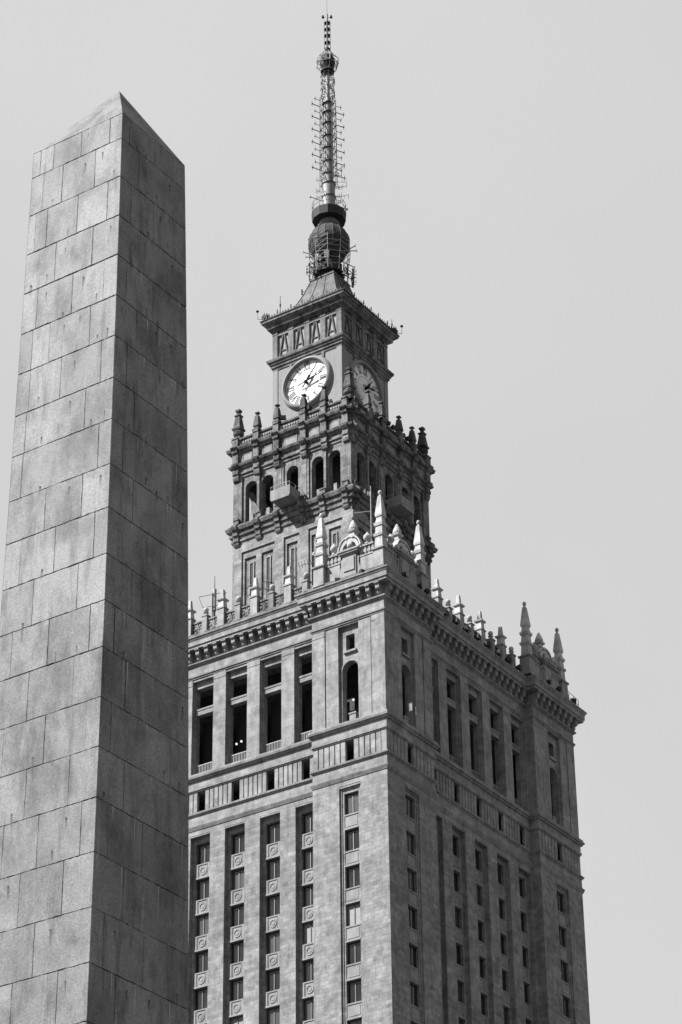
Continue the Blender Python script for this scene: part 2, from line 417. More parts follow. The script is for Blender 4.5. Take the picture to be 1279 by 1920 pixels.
pm2 = MB().box(-TH/2, TH/2, -TH/2, TH/2, Z0, Z1).mesh('corner_pier', DRESSED)
for sx, sy in ((1, -1), (-1, -1), (1, 1), (-1, 1)): link('corner_pier', pm2, T, (sx*(H-TH/2), sy*(H-TH/2), 0))
# railings and what stands in the gallery openings
rl = MB().fb(-1.12, 1.12, -.05, .05, 1.0, 1.1).fb(-1.12, 1.12, -.03, .03, .12, .18)
for j in range(12): rl.fb(-1.03+j*.187-.03, -1.03+j*.187+.03, -.03, .03, 0, 1.0)
rlm = rl.mesh('railing', STEEL)
for i in range(-2, 3): onface('railing', rlm, T, B*i, C-.58, Z0+.1)
pd = MB().fb(-.35, .35, -.3, .3, 0, .95).fb(-.42, .42, -.36, .36, .95, 1.1).mesh('pedestal', CARVED)
for s in (-1, 1): onface('pedestal', pd, T, s*PC+.1, H-.78, Z0)
# dark mesh screens deep in the gallery
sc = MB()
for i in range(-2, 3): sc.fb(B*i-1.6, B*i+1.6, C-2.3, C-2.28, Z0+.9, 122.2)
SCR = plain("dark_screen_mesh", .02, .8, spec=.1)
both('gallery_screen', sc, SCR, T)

LIT = bpy.data.materials.new('lit_lamp_glass'); LIT.use_nodes = True; LIT.node_tree.nodes['Principled BSDF'].inputs['Emission Color'].default_value = (1, 1, 1, 1); LIT.node_tree.nodes['Principled BSDF'].inputs['Emission Strength'].default_value = .28
lb = MB().lathe([(-.12, .04), (-.08, .10), (.04, .115), (.1, .06)], 10).mesh('lit_globe', LIT)
lc = MB().tube((0, 0, .1), (0, 0, 1.2), .02, 5).mesh('lamp_cord', IRON)
for lab, (x, z) in (('left one of the two lit lamps in the second open bay from the granite obelisk', (-1.31, 118.60)), ('right one of the two lit lamps in the second open bay from the granite obelisk', (-0.72, 118.72)), ('single lit lamp inside the tall arch at the tower corner', (12.50, 119.39))):
    lo_ = thing('gallery_lamp', lab, 'lamp', (x, -(C-1.9), z)); link('lit_globe', lb, lo_); link('lamp_cord', lc, lo_)

# --- main entablature
ring('entablature', [(126.0, 0), (126.02, .04), (126.18, .05), (126.2, .14), (126.36, .16), (126.38, .06), (126.42, .06), (126.46, .0), (127.42, .0), (127.45, .1), (127.55, .12), (127.6, .26), (127.74, .28), (127.76, .02), (128.95, .02)], DRESSED)
br = MB(); W = .42
br.ext([(0, 0), (.16, 0), (.32, .07), (.40, .22), (.34, .38), (.44, .44), (.62, .50), (.68, .60), (.68, 1.02), (.80, 1.04), (.80, 1.18), (0, 1.18)], -W/2, W/2)
br.fb(-W/2-.05, W/2+.05, .0, .84, 1.05, 1.17)
brm = br.mesh('bracket', CARVED)
def brs(u0, u1, n, d, faces=(0, 1)):
    for i in range(n): onface('bracket', brm, T, u0+(u1-u0)*i/(n-1), d+.02, 127.765, faces)
brs(-P+.95, P-.95, 17, C); 
for s in (-1, 1): brs(s*(P+.24), s*(H-.30), 8, H)
ring('cornice', [(128.95, .88), (129.22, .88), (129.24, 1.0), (129.78, 1.0), (129.8, 1.05), (130.0, 1.14), (130.05, 1.2), (130.18, 1.2), (130.2, 1.0), (130.32, .5), (130.35, .2)], DRESSED)
ring('roof_step', [(130.35, .45), (130.75, .42), (130.8, .32), (131.0, .3)], SOOTY)

# --- main parapet (central stretches)
DP = C-.30; ZP = 131.0
pb = MB().fb(-.41, .41, -.36, .36, 0, 2.1).fb(-.47, .47, -.42, .42, 0, .2).fb(-.48, .48, -.43, .43, 2.1, 2.26)
pbm = pb.mesh('parapet_post', ATTIC)
pt = MB().sq([(2.3, .34), (3.0, .29), (3.12, .44), (3.27, .48), (3.33, .22)]).sq([(3.33, .22), (4.4, .15)]).mesh('finial', WHITE_STONE)
bpm = MB().fb(-.30, .30, -.30, .30, 0, 1.9).fb(-.38, .38, -.36, .36, 1.9, 2.05).mesh('parapet_post', DRESSED)
bl = MB().lathe([(2.05, .22), (2.3, .13), (2.4, .30), (2.48, .14)]+[(2.76+.27*sin(a), .27*cos(a)) for a in [x*pi/10 for x in range(-4, 6)]], 12).mesh('ball_finial', WHITE_STONE, True)
lat = MB()                                          # pierced rosette panel
lat.fb(-.78, .78, -.12, .12, 0, .16).fb(-.78, .78, -.14, .14, 1.45, 1.62).fb(-.78, .78, -.08, .08, .78, .86).fb(-.04, .04, -.08, .08, .16, 1.45)
for q in (-.39, .39):
    for i in range(10):
        a0, a1 = 2*pi*i/10, 2*pi*(i+1)/10
        for R in (.38,): lat.prism([(q+R*cos(a0), .81+1.4*R*sin(a0)), (q+R*cos(a1), .81+1.4*R*sin(a1)), (q+(R-.13)*cos(a1), .81+1.4*(R-.13)*sin(a1)), (q+(R-.13)*cos(a0), .81+1.4*(R-.13)*sin(a0))], -.07, .07)
    lat.fb(q-.1, q+.1, -.1, .1, .7, .92)
latm = lat.mesh('pierced_panel', SOOTY)
us = [-8.2, -6.15, -4.1, -2.05, 0, 2.05, 4.1, 6.15, 8.2]
for j, u in enumerate(us):
    big = j % 2 == 1
    for o in onface('parapet_post', pbm if big else bpm, T, u, DP, ZP): link('finial' if big else 'ball_finial', pt if big else bl, o)
    if j < 8: onface('pierced_panel', latm, T, u+1.03+(.05 if big else -.05), DP, ZP)

# --- attic of the corner pavilions: stepped obelisks, scrolls, urns
ZA = 130.9
obm = MB().sq([(0, .80), (.25, .80), (.3, .72), (2.05, .70), (2.1, .86), (2.25, .88), (2.3, .7)]).mesh('pinnacle_base', ATTIC)
obt = MB().sq([(2.3, .58), (3.5, .52), (3.55, .64), (3.8, .72), (3.85, .58), (4.0, .50), (4.6, .46), (4.65, .58), (4.95, .66), (5.0, .50), (5.35, .40), (5.6, .38), (5.65, .48), (5.85, .52), (7.85, .23), (7.95, .12), (8.05, .12)])
obt.lathe([(8.05+.24+.26*sin(a), max(.02, .26*cos(a))) for a in [x*pi/10 for x in range(-5, 6)]], 12)
obtm = obt.mesh('pinnacle_shaft', WHITE_STONE)
def pinn(x, y, k=1., dz=0.):
    o = link('pinnacle', obm, T, (x, y, ZA+dz)); c_ = link('pinnacle_shaft', obtm, o, (0, 0, 2.3*(1-k))); c_.scale = (.95, .95, k); o.scale = (.83, .83, 1)
pinn(10.75, -(H-.25)); pinn(H-.5, -(H-.5), 1.07); pinn(H-.25, -11.0, 1.02); pinn(H-.35, 9.75, 1.05); pinn(H-.45, H-1.35, 1.05); pinn(-10.75, -(H-.25))
urn = MB().lathe([(0, .26), (.12, .26), (.18, .12), (.32, .12), (.5, .34), (.72, .42), (.92, .36), (1.1, .2), (1.25, .1), (1.4, .02)], 12).mesh('urn', WHITE_STONE, True)
cart = MB()
cart.fb(-.78, .78, -.3, .35, 0, 2.3).fb(-.62, .62, .35, .45, .5, 2.0).fb(-.95, .95, -.35, .45, 2.3, 2.42).fb(-1.1, 1.1, -.42, .58, 2.42, 2.62).fb(-1.25, 1.25, -.5, .68, 2.62, 2.80)
for q in (-1, 1):                                   # side volutes, swept as stepped scroll
    pts = [(0.78, 0), (1.55, 0), (1.6, .25), (1.35, .45), (1.15, .8), (1.0, 1.3), (1.05, 1.9), (.78, 2.3)]
    pts = [(q*a, b) for a, b in pts]
    cart.prism(pts, -.15, .22)
cartm = cart.mesh('cartouche', ATTIC)
arc = MB()
for q in (-1, 1):
    for i in range(9):
        a0, a1 = pi*.05+i*pi*.62/9, pi*.05+(i+1)*pi*.62/9
        for R, t, dd in ((1.0, .30, .28), (1.22, .12, .36)):
            arc.prism([(q*(.15+R*cos(a0)), 2.8+R*1.35*sin(a0)), (q*(.15+R*cos(a1)), 2.8+R*1.35*sin(a1)), (q*(.15+(R-t)*cos(a1)), 2.8+(R-t)*1.35*sin(a1)), (q*(.15+(R-t)*cos(a0)), 2.8+(R-t)*1.35*sin(a0))], -.25, dd)
arcm = arc.mesh('broken_scroll_pediment', WHITE_STONE)
fin = MB().sq([(2.8, .30), (4.2, .28), (4.25, .42), (4.5, .5), (4.6, .5), (4.65, .3), (5.1, .27), (5.15, .42), (5.35, .48)]).lathe([(5.35, .40), (5.6, .46), (5.95, .36), (6.4, .16), (6.6, .03)], 12).mesh('centre_finial', WHITE_STONE)
bust = MB().lathe([(2.8, .3), (2.95, .18), (3.05, .2)]+[(3.38+.36*sin(a), max(.02, .36*cos(a))) for a in [x*pi/10 for x in range(-4, 6)]], 12).mesh('ball_finial', WHITE_STONE, True)
brl = MB().fb(-.75, .75, -.18, .18, 0, 1.9).fb(-.78, .78, -.24, .24, 1.9, 2.05).fb(-.78, .78, -.2, .2, 3.0, 3.2)
for j in range(4): brl.fb(-.66+j*.44-.12, -.66+j*.44+.12, -.12, .12, 2.05, 2.3).fb(-.66+j*.44-.17, -.66+j*.44+.17, -.16, .16, 2.3, 2.65).fb(-.66+j*.44-.1, -.66+j*.44+.1, -.1, .1, 2.65, 3.0)
brlm = brl.mesh('balustrade', ATTIC)
for s, faces in ((1, (0, 1)), (-1, (0, 1))):
    for f in faces:
        if f == 0 and s == -1: continue
        u = s*(14.15 if s > 0 and f == 0 or s < 0 else 13.3); d = H-.35
        o = onface('attic_gable', cartm, T, u, d, ZA+.3, (f,))[0]
        link('broken_scroll_pediment', arcm, o); link('centre_finial', fin, o, (0, .45, 0)); link('ball_finial', bust, o, (0.05, -.15, 0))
        for uu in (u-1.95, u+1.95):
            b = onface('balustrade', brlm, T, uu, d, ZA+.1, (f,))[0]; link('urn', urn, b, (0, 0, 3.2))

# ------------------------------------------------------------------ arcade stage
ring('arcade_base_core', [(130.2, -.34), (146.6, -.34)], SOOTY_ASHLAR, lambda o: sqr(A+o))
ab = MB(); t = .34
def v(a, b, dd=0., z0=130.2, z1=145.55): ab.fb(a, b, A-t, A-dd, z0, z1)
v(-A+t, A-t, 0, 145.55, 146.6)
for a, b in ((-A+t, -6.45), (-2.15, -1.0), (1.0, 2.15), (6.45, A-t)): v(a, b)
for a, b in ((-6.45, -2.15), (2.15, 6.45)):
    m = (a+b)/2
    v(a, b, .16, 144.75, 145.55)
    for p, q in ((a, a+.3), (m-.35, m+.35), (b-.3, b)): v(p, q, .16, 130.2, 144.75)
v(-1, 1, .16, 144.75, 145.55); v(-1, -.7, .16, 130.2, 144.75); v(.7, 1, .16, 130.2, 144.75)
both('panelled_wall', ab, ASHLAR, T)
cpm = MB().box(-t/2, t/2, -t/2, t/2, 130.2, 146.6).mesh('corner_pier', ASHLAR)
for sx, sy in ((1, -1), (-1, -1), (1, 1)): link('corner_pier', cpm, T, (sx*(A-t/2), sy*(A-t/2), 0))
sw = MB().fb(-.2, .2, 0, .03, 0, 6).mesh('slit_window', INTERIOR)
sf = MB().fb(-.34, -.2, 0, .11, 0, 6).fb(.2, .34, 0, .11, 0, 6).fb(-.34, .34, 0, .11, 6, 6.16).mesh('slit_frame', DRESSED)
for u in (-5.3, -3.15, 0, 3.15, 5.3):
    for o in onface('slit_window', sw, T, u, A-t, 138.0): link('slit_frame', sf, o)
CONS = (-7.02, -4.15, -1.62, 1.62, 4.15, 7.02)
ring('console_cornice', [(146.6, 0), (146.85, .02), (146.9, .14), (147.15, .16), (147.2, .1), (147.5, .12), (147.55, .3), (147.8, .34), (147.85, .24), (148.1, .28), (148.15, .5), (148.5, .62), (148.6, .62), (148.65, .42), (148.85, .4), (148.95, .2), (149.05, .1)], SOOTY, lambda o: sqr(A+o))
cs = MB().ext([(0, -.5), (.12, -.55), (.22, -.35), (.26, -.05), (.34, .0), (.36, .3), (.30, .34), (.32, .62), (.5, .68), (.54, .95), (.44, 1.0), (.48, 1.22), (.70, 1.3), (.82, 1.6), (.82, 1.78), (.6, 1.84), (.58, 2.0), (.3, 2.1), (.3, 2.6), (.38, 2.64), (.38, 2.78), (0, 2.8)], -.33, .33)
csm = cs.mesh('console', SOOTY)
for u in CONS: onface('console', csm, T, u, A, 146.9)

# arcade storey
ar = MB(); TA = .95; zb, zt = 149.05, 155.3
AX = (-5.4, -3.25, 0, 3.25, 5.4)
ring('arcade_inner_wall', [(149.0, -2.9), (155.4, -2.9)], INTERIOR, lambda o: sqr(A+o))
for a, b, dd in ((-A+TA, -6.5, 0), (6.5, A-TA, 0), (-2.2, -1.95, .06), (1.95, 2.2, .06), (-1.95, -1.3, 0), (1.3, 1.95, 0), (-1.3, -1.08, .06), (1.08, 1.3, .06)):
    ar.fb(a, b, A-TA, A-dd, zb, zt)
for c_, (a, b) in zip(AX, ((-6.5, -4.32), (-4.32, -2.2), (-1.08, 1.08), (2.2, 4.32), (4.32, 6.5))):
    archpanel(ar, a, b, zb, 155.0, c_, .76, 153.42, zb+.12, A-TA, A-.2)
    ar.fb(a, b, A-TA, A-.08, 155.0, zt)
both('arcade_wall', ar, SOOTY_ASHLAR, T, (0, 1, 2, 3))
col = MB().fb(-.14, .14, 0, .22, 0, 6.24).fb(-.2, .2, 0, .26, 5.6, 5.85).fb(-.2, .2, 0, .26, .0, .7).mesh('pilaster_strip', SOOTY_ASHLAR)
for u in (-4.32, 4.32): onface('pilaster_strip', col, T, u, A-.2, zb+.001)
qm = MB().box(-TA/2, TA/2, -TA/2, TA/2, zb, zt).mesh('corner_pier', SOOTY_ASHLAR)
for sx, sy in ((1, -1), (-1, -1), (1, 1), (-1, 1)): link('corner_pier', qm, T, (sx*(A-TA/2), sy*(A-TA/2), 0))
bk = MB().fb(-.2, .2, -.2, .2, 0, .95).mesh('sill_block', DRESSED)
for c_ in AX:
    if c_: onface('sill_block', bk, T, c_+.05, A-.42, zb+.12)
# projecting balcony in front of the middle arch
bal = MB().fb(-1.15, 1.15, A+.0, A+2.1, 149.0, 149.16)
bal.fb(-1.25, 1.25, A+2.02, A+2.10, 149.16, 150.3).fb(-1.25, -1.17, A+.1, A+2.02, 149.16, 150.3).fb(1.17, 1.25, A+.1, A+2.02, 149.16, 150.3)
bal.fb(-1.0, 1.0, A+.3, A+1.8, 148.93, 149.0)
for o in both('balcony', bal, CARVED, T):
    r = MB()
    for j in range(8): r.tube((-1.2+j*.343, -A-2.06, 150.3), (-1.2+j*.343, -A-2.06, 150.75), .025)
    r.tube((-1.2, -A-2.06, 150.75), (1.2, -A-2.06, 150.75), .03)
    for q in (-1.2, 1.2): r.tube((q, -A-2.06, 150.75), (q, -A-.1, 150.75), .03).tube((q, -A-1, 150.3), (q, -A-1, 150.75), .025)
    link('balcony_rail', r.mesh('balcony_rail', PAINTED), o)

# arcade entablature, attic and parapet
ring('arcade_entablature', [(155.3, 0), (155.35, .08), (155.6, .1), (155.65, .02), (155.95, .02), (156.0, .16), (156.2, .2), (156.25, .38), (156.45, .46), (156.5, .46), (156.55, .14), (156.65, .1), (157.85, .1), (157.9, .25), (158.15, .3), (158.2, .5), (158.45, .62), (158.6, .64), (158.65, .4), (158.8, .36), (158.85, .1)], SOOTY, lambda o: sqr(A+o))
pn = MB()
def pframe(mb, c_, w):
    mb.fb(c_-w, c_+w, A+.1, A+.16, 156.78, 156.88).fb(c_-w, c_+w, A+.1, A+.16, 157.58, 157.68).fb(c_-w, c_-w+.1, A+.1, A+.16, 156.88, 157.58).fb(c_+w-.1, c_+w, A+.1, A+.16, 156.88, 157.58)
    mb.fb(c_-w+.14, c_+w-.14, A+.1, A+.13, 156.92, 157.54)
for c_, w in ((-5.7, .62), (-3.05, .62), (0, .85), (3.05, .62), (5.7, .62)):
    m_ = MB(); pframe(m_, c_, w); both('attic_panel', m_, CARVED, T)
BP = (-7.15, -4.4, -1.75, 1.75, 4.4, 7.15)
bp_ = MB()
bp_.ext([(0, -.85), (.10, -.85), (.22, -.7), (.3, -.4), (.3, -.06), (.42, 0), (.42, .3), (.34, .34), (.34, .68), (.48, .72), (.66, .98), (.72, 1.2), (.46, 1.26), (.42, 1.4), (.42, 2.6), (.6, 2.66), (.64, 2.9), (.86, 3.2), (.88, 3.3), (.55, 3.38), (.5, 3.5), (.5, 4.45), (.58, 4.48), (.58, 4.66), (0, 4.68)], -.36, .36)
bpm_ = bp_.mesh('breakforward', SOOTY)
for u in BP: onface('breakforward', bpm_, T, u, A, 155.3)
rb = MB().fb(-A-.2, A+.2, A-.15, A+.22, 158.85, 159.0).fb(-A-.2, A+.2, A-.12, A+.26, 159.68, 159.9)
both('parapet_rail', rb, BLACKENED, T)
bs = MB().fb(-.06, .06, -.06, .06, 0, .68).fb(-.1, .1, -.1, .1, .2, .42).mesh('baluster', CARVED)
for a, b in zip(BP[:-1], BP[1:]):
    n = round((b-a-.8)/.33)
    for j in range(n): onface('baluster', bs, T, a+.4+(b-a-.8)*(j+.5)/n, A+.05, 159.0)
spn = MB().sq([(0, .42), (.25, .42), (.3, .30), (.55, .26), (.6, .36), (.7, .36), (2.0, .20), (2.05, .1), (2.25, .1), (2.3, .22), (2.45, .22), (2.55, .05)]).mesh('stone_finial', BLACKENED)
bpn = MB().sq([(0, .55), (.3, .55), (.35, .32), (.5, .32)]).lathe([(.5, .35), (.75, .58), (1.1, .62), (1.35, .4)], 10).sq([(1.35, .50), (1.55, .58), (1.65, .46), (3.1, .27), (3.2, .36), (3.35, .36), (3.4, .16), (3.75, .16), (3.8, .26), (4.05, .28), (4.15, .1)]).mesh('stone_finial', BLACKENED)
for u in (-4.4, -1.75, 1.75, 4.4): onface('stone_finial', spn, T, u, A+.12, 159.97)
for sx, sy in ((1, -1), (-1, -1), (1, 1)): link('stone_finial', bpn, T, (sx*(A-.35), sy*(A-.35), 159.95))
ring('soot_crust', [(158.2, .49), (158.21, .56), (158.28, .575), (158.29, .5)], BLACKENED, lambda o: sqr(A+o))
ring('arcade_roof', [(158.8, -.4), (159.2, -.5)], SOOTY, lambda o: sqr(A+o))

# ------------------------------------------------------------------ clock stage
ring('clock_stage_wall', [(159.0, 0), (169.6, 0)], PLASTER, lambda o: sqr(K+o-.08))
cs_ = MB().box(-.33, .33, -.33, .33, 159.2, 169.6).mesh('corner_strip', PLASTER)
for sx, sy in ((1, -1), (-1, -1), (1, 1), (-1, 1)): link('corner_strip', cs_, T, (sx*(K-.33), sy*(K-.33), 0))
ring('mid_cornice', [(169.55, 0), (169.85, .06), (169.9, .16), (170.2, .18), (170.25, .3), (170.5, .34), (170.55, .48), (170.8, .54), (170.88, .54), (170.92, .05), (171.0, -.32)], CROWN, lambda o: sqr(K+o))
ring('frieze_ground', [(171.0, -.2), (174.8, -.2)], FRIEZE_GROUND, lambda o: sqr(K+o))
fp = MB().fb(-.34, .34, 0, .22, 0, 3.8).fb(-.38, .38, 0, .27, 3.35, 3.55).fb(-.38, .38, 0, .27, 0, .3).mesh('frieze_pilaster', FRIEZE)
for u in (-2.15, 0, 2.15): onface('frieze_pilaster', fp, T, u, K-.2, 170.98)
fc = MB().box(-.33, .33, -.33, .33, 0, 3.8).box(-.37, .37, -.37, .37, 3.35, 3.55).mesh('frieze_pilaster', FRIEZE)
for sx, sy in ((1, -1), (-1, -1), (1, 1), (-1, 1)): link('frieze_pilaster', fc, T, (sx*(K-.3), sy*(K-.3), 170.98))
br2 = MB().fb(-.74, .74, 0, .2, 3.1, 3.34).fb(-.74, .74, 0, .05, 3.34, 3.8)
brm2 = br2.mesh('frieze_lintel', FRIEZE); DARKB = stone("sooty_brace_stone", .085, None, blotch=.2, streak=.3, grime=.5)
bq = [MB().prism([(q*.03, 3.1), (q*.17, 3.1), (q*.66, .05), (q*.50, .05)], 0, .16+.003*q).mesh('slanted_brace', DARKB) for q in (-1, 1)]
bc = MB().fb(-.36, .36, 0, .10, 1.0, 1.12).mesh('cross_bar', DARKB)
for u in (-3.2, -1.075, 1.075, 3.2):
    for o in onface('frieze_lintel', brm2, T, u, K-.2, 170.98):
        link('slanted_brace', bq[0], o); link('slanted_brace', bq[1], o); link('cross_bar', bc, o)
pdn = MB().ext([(0, 0), (.06, 0), (.14, .25), (.16, .9), (0, .9)], -.14, .14).mesh('pendant_bracket', FRIEZE)
for u in (-2.15, 0, 2.15): onface('pendant_bracket', pdn, T, u, K-.08, 168.75)
ring('crown_cornice', [(174.78, 0), (174.8, .1), (174.96, .1), (174.98, .2), (175.06, .34), (175.08, .5), (175.42, .52), (175.44, .62), (175.52, .64), (175.56, .74), (175.74, .82), (175.76, .96), (176.02, .99), (176.05, .9), (176.1, .4)], CROWN, lambda o: sqr(K+o))

gu = stackp([(176.04, .86), (176.05, 1.06), (176.16, 1.08), (176.17, .8)], lambda o: sqr(K+o)); link('gutter', gu.mesh('gutter', IRON), T)
# clocks
CZ = 166.35
def ringprof(mb, prof, c=0., n=64):                 # prof: (radius, d) swept round the clock axis
    m = len(prof); vs = []; fs = []
    for i in range(n):
        a = 2*pi*i/n
        for r_, d_ in prof: vs.append((r_*cos(a), -d_, r_*sin(a)))
    for i in range(n):
        for j in range(m):
            fs.append((i*m+j, i*m+(j+1) % m, ((i+1) % n)*m+(j+1) % m, ((i+1) % n)*m+j))
    return mb.add(vs, fs)
dial = MB().prism([(2.84*cos(2*pi*i/64), 2.84*sin(2*pi*i/64)) for i in range(64)], 0, .05)
surround = ringprof(MB(), [(2.82, 0), (2.82, .42), (2.92, .52), (3.08, .5), (3.22, .36), (3.36, .1), (3.38, 0)])
inr = ringprof(MB(), [(1.39, .05), (1.39, .062), (1.43, .062), (1.43, .05)], n=48)
dm, sm, im = dial.mesh('clock_dial', DIAL), surround.mesh('clock_surround', PLASTER, True), inr.mesh('minute_ring', NUMERAL)
def numeral(txt):
    wd = {'I': .17, 'V': .42, 'X': .42}; hgt = .86; m = MB(); tot = sum(wd[c] for c in txt)+.05*(len(txt)-1); x = -tot/2
    def bar(xa, xb, w): m.prism([(xa-w/2, -hgt/2), (xa+w/2, -hgt/2), (xb+w/2, hgt/2), (xb-w/2, hgt/2)], .05, .075)
    for c in txt:
        w = wd[c]; cx = x+w/2
        if c == 'I': bar(cx, cx, .10)
        if c == 'V': bar(cx, x+.05, .13); m.prism([(cx-.02, -hgt/2), (cx+.02, -hgt/2), (x+w-.01, hgt/2), (x+w-.06, hgt/2)], .05, .078)
        if c == 'X': bar(x+w-.05, x+.05, .13); m.prism([(x+.02, -hgt/2), (x+.07, -hgt/2), (x+w-.02, hgt/2), (x+w-.07, hgt/2)], .05, .078)
        x += w+.05
    m.prism([(-tot/2, -hgt/2-.03), (tot/2, -hgt/2-.03), (tot/2, -hgt/2+.01), (-tot/2, -hgt/2+.01)], .05, .08)
    m.prism([(-tot/2, hgt/2-.01), (tot/2, hgt/2-.01), (tot/2, hgt/2+.03), (-tot/2, hgt/2+.03)], .05, .08)
    return m
NUM = ['XII', 'I', 'II', 'III', 'IV', 'V', 'VI', 'VII', 'VIII', 'IX', 'X', 'XI']
nm = [numeral(t_).mesh('numeral', NUMERAL) for t_ in NUM]
def hand(L, tail, w, d0):
    return MB().prism([(-w*.5, -tail), (w*.5, -tail), (w*.35, -tail*.4), (w*.6, 0), (w, L*.45), (w*.35, L*.5), (w*.3, L*.86), (0, L), (-w*.3, L*.86), (-w*.35, L*.5), (-w, L*.45), (-w*.6, 0), (-w*.35, -tail*.4)], d0, d0+.05)
mh, hh = hand(2.55, 1.0, .13, .40).mesh('minute_hand', HAND), hand(1.85, .75, .17, .30).mesh('hour_hand', HAND)
hub = MB(); hub.prism([(.16*cos(2*pi*i/16), .16*sin(2*pi*i/16)) for i in range(16)], .05, .48); hubm = hub.mesh('hub', HAND)
for k in (0, 1):
    ck = onface('clock', dm, T, 0, K-.08, CZ, (k,))[0]
    link('clock_surround', sm, ck); link('minute_ring', im, ck); link('hub', hubm, ck)
    for j in range(12):
        a = 2*pi*j/12; o = link('numeral', nm[j], ck, (2.2*sin(a), 0, 2.2*cos(a))); o.rotation_euler = (0, a, 0)
    o = link('minute_hand', mh, ck); o.rotation_euler = (0, radians(78), 0)
    o = link('hour_hand', hh, ck); o.rotation_euler = (0, radians(37), 0)

# cresting, corner crowns, roof
cr = MB(); rr = random.Random(5)
for j in range(29):
    u = -5.2+j*10.4/28; hgt = .34; big = j in (5, 10, 14, 18, 23); hgt = .55
    if big: hgt = 1.0
    cr.prism([(u-.05, 0), (u+.05, 0), (u+.04, hgt*.4), (u+.13, hgt*.55), (u+.05, hgt*.62), (u+.07, hgt*.85), (u, hgt), (u-.07, hgt*.85), (u-.05, hgt*.62), (u-.13, hgt*.55), (u-.04, hgt*.4)], 5.52, 5.6)
    if big: cr.fb(u-.22, u+.22, 5.38, 5.52, 0, .2)
cr.fb(-5.5, 5.5, 5.5, 5.62, 0, .07)
crm = cr.mesh('roof_cresting', IRON)
for a in (0, pi/2, pi, 1.5*pi): link('roof_cresting', crm, T, (0, 0, 176.0), a, kind='stuff')
cc = MB().sq([(0, .3), (.3, .34), (.5, .26), (.55, .36), (.9, .4), (1.0, .2)])
for q in range(8):
    a = q*pi/4; cc.tube((.2*cos(a), .2*sin(a), .9), (.4*cos(a), .4*sin(a), 1.2), .05)
ccm = cc.mesh('corner_crown', IRON)
for sx, sy in ((-1, -1), (1, 1), (1, -1)): 
    o = link('corner_crown', ccm, T, (sx*5.15, sy*5.15, 175.98)); 
    if (sx, sy) == (1, -1): o.scale = (.5, .5, .5)
roofp = [(176.1, 4.4), (176.7, 4.2), (177.3, 3.7), (178.2, 3.1), (179.2, 2.62), (180.3, 2.2), (181.4, 1.85), (182.3, 1.58), (182.4, 1.66), (182.6, 1.66)]
rf = MB().sq(roofp); link('roof', rf.mesh('roof', COPPER), T)
for f_ in (-1, -.33, .33, 1):
    ribs = MB(); q_ = [(z_, h_) for z_, h_ in roofp[1:8]]
    ribs.loft([[(h_*f_-.05, -h_-.07, z_), (h_*f_+.05, -h_-.07, z_), (h_*f_+.05, -h_+.05, z_), (h_*f_-.05, -h_+.05, z_)] for z_, h_ in q_])
    both('roof_rib', ribs, COPPER, T)
dm_ = MB().lathe([(182.6, 1.25), (183.3, 1.3), (183.4, 1.78), (184.4, 1.78), (184.5, 1.3), (186.3, 1.15)], 16).mesh('drum', IRON)
link('drum', dm_, T)
nb = 16
bprof = [(185.6, 1.25), (186.2, 1.75), (187.0, 2.15), (187.8, 2.38), (188.4, 2.36), (189.0, 2.2), (189.6, 1.85), (190.0, 1.45), (190.3, 1.0)]
bulb = MB().lathe(bprof, nb); bo = link('bulb_dome', bulb.mesh('bulb_dome', BULB), T)
seam = MB()
for i in range(nb):
    a = 2*pi*i/nb
    for (z0_, r0_), (z1_, r1_) in zip(bprof[:-1], bprof[1:]): seam.tube((r0_*cos(a)*1.005, r0_*sin(a)*1.005, z0_), (r1_*cos(a)*1.005, r1_*sin(a)*1.005, z1_), .045, 4)
link('standing_seam', seam.mesh('standing_seam', BULB), bo, kind='stuff')
link('spire_neck', MB().lathe([(190.2, 1.0), (190.45, 1.28), (190.6, 1.32), (191.3, 1.05), (191.6, .8)], 16).mesh('spire_neck', COPPER, True), T)
pf = MB().lathe([(191.1, 1.2), (191.2, 1.95), (192.2, 2.02), (192.35, 2.02), (192.4, 1.9)], 12); po = link('spire_platform', pf.mesh('spire_platform', IRON), T)
pr_ = MB()
for i in range(12):
    a, b = 2*pi*i/12, 2*pi*(i+1)/12; r_ = 1.96
    pr_.tube((r_*cos(a), r_*sin(a), 192.3), (r_*cos(a), r_*sin(a), 193.6), .04)
    for z in (192.95, 193.6): pr_.tube((r_*cos(a), r_*sin(a), z), (r_*cos(b), r_*sin(b), z), .03)
link('platform_rail', pr_.mesh('platform_rail', STEEL), po)

# ------------------------------------------------------------------ antenna mast
AM = thing('antenna_mast', 'tall slender broadcasting mast bristling with dipoles on the spire platform', 'antenna mast', (0, 0, 192.3))
def am(name, mb, mat, parent=AM, smooth=False, **p):
    mb.v = [(x, y, z-192.3) for x, y, z in mb.v]; return link(name, mb.mesh(name, mat, smooth), parent, **p)
am('pole', MB().lathe([(192.3, .78), (196.5, .74), (196.6, .60), (199, .56), (205.6, .50), (208.6, .44), (208.7, .26), (213.6, .24), (217, .2), (217.1, .14), (222.6, .12)], 14), STEEL, smooth=True)
for z in (194.6, 196.5, 198.0, 199.8, 201.8, 203.6, 205.5, 207.2, 208.6):
    r_ = .80 if z < 197 else .62
    am('flange', MB().lathe([(z, r_-.1), (z+.02, r_+.06), (z+.12, r_+.06), (z+.14, r_-.1)], 14), DARKSTEEL)
rm_ = random.Random(11)
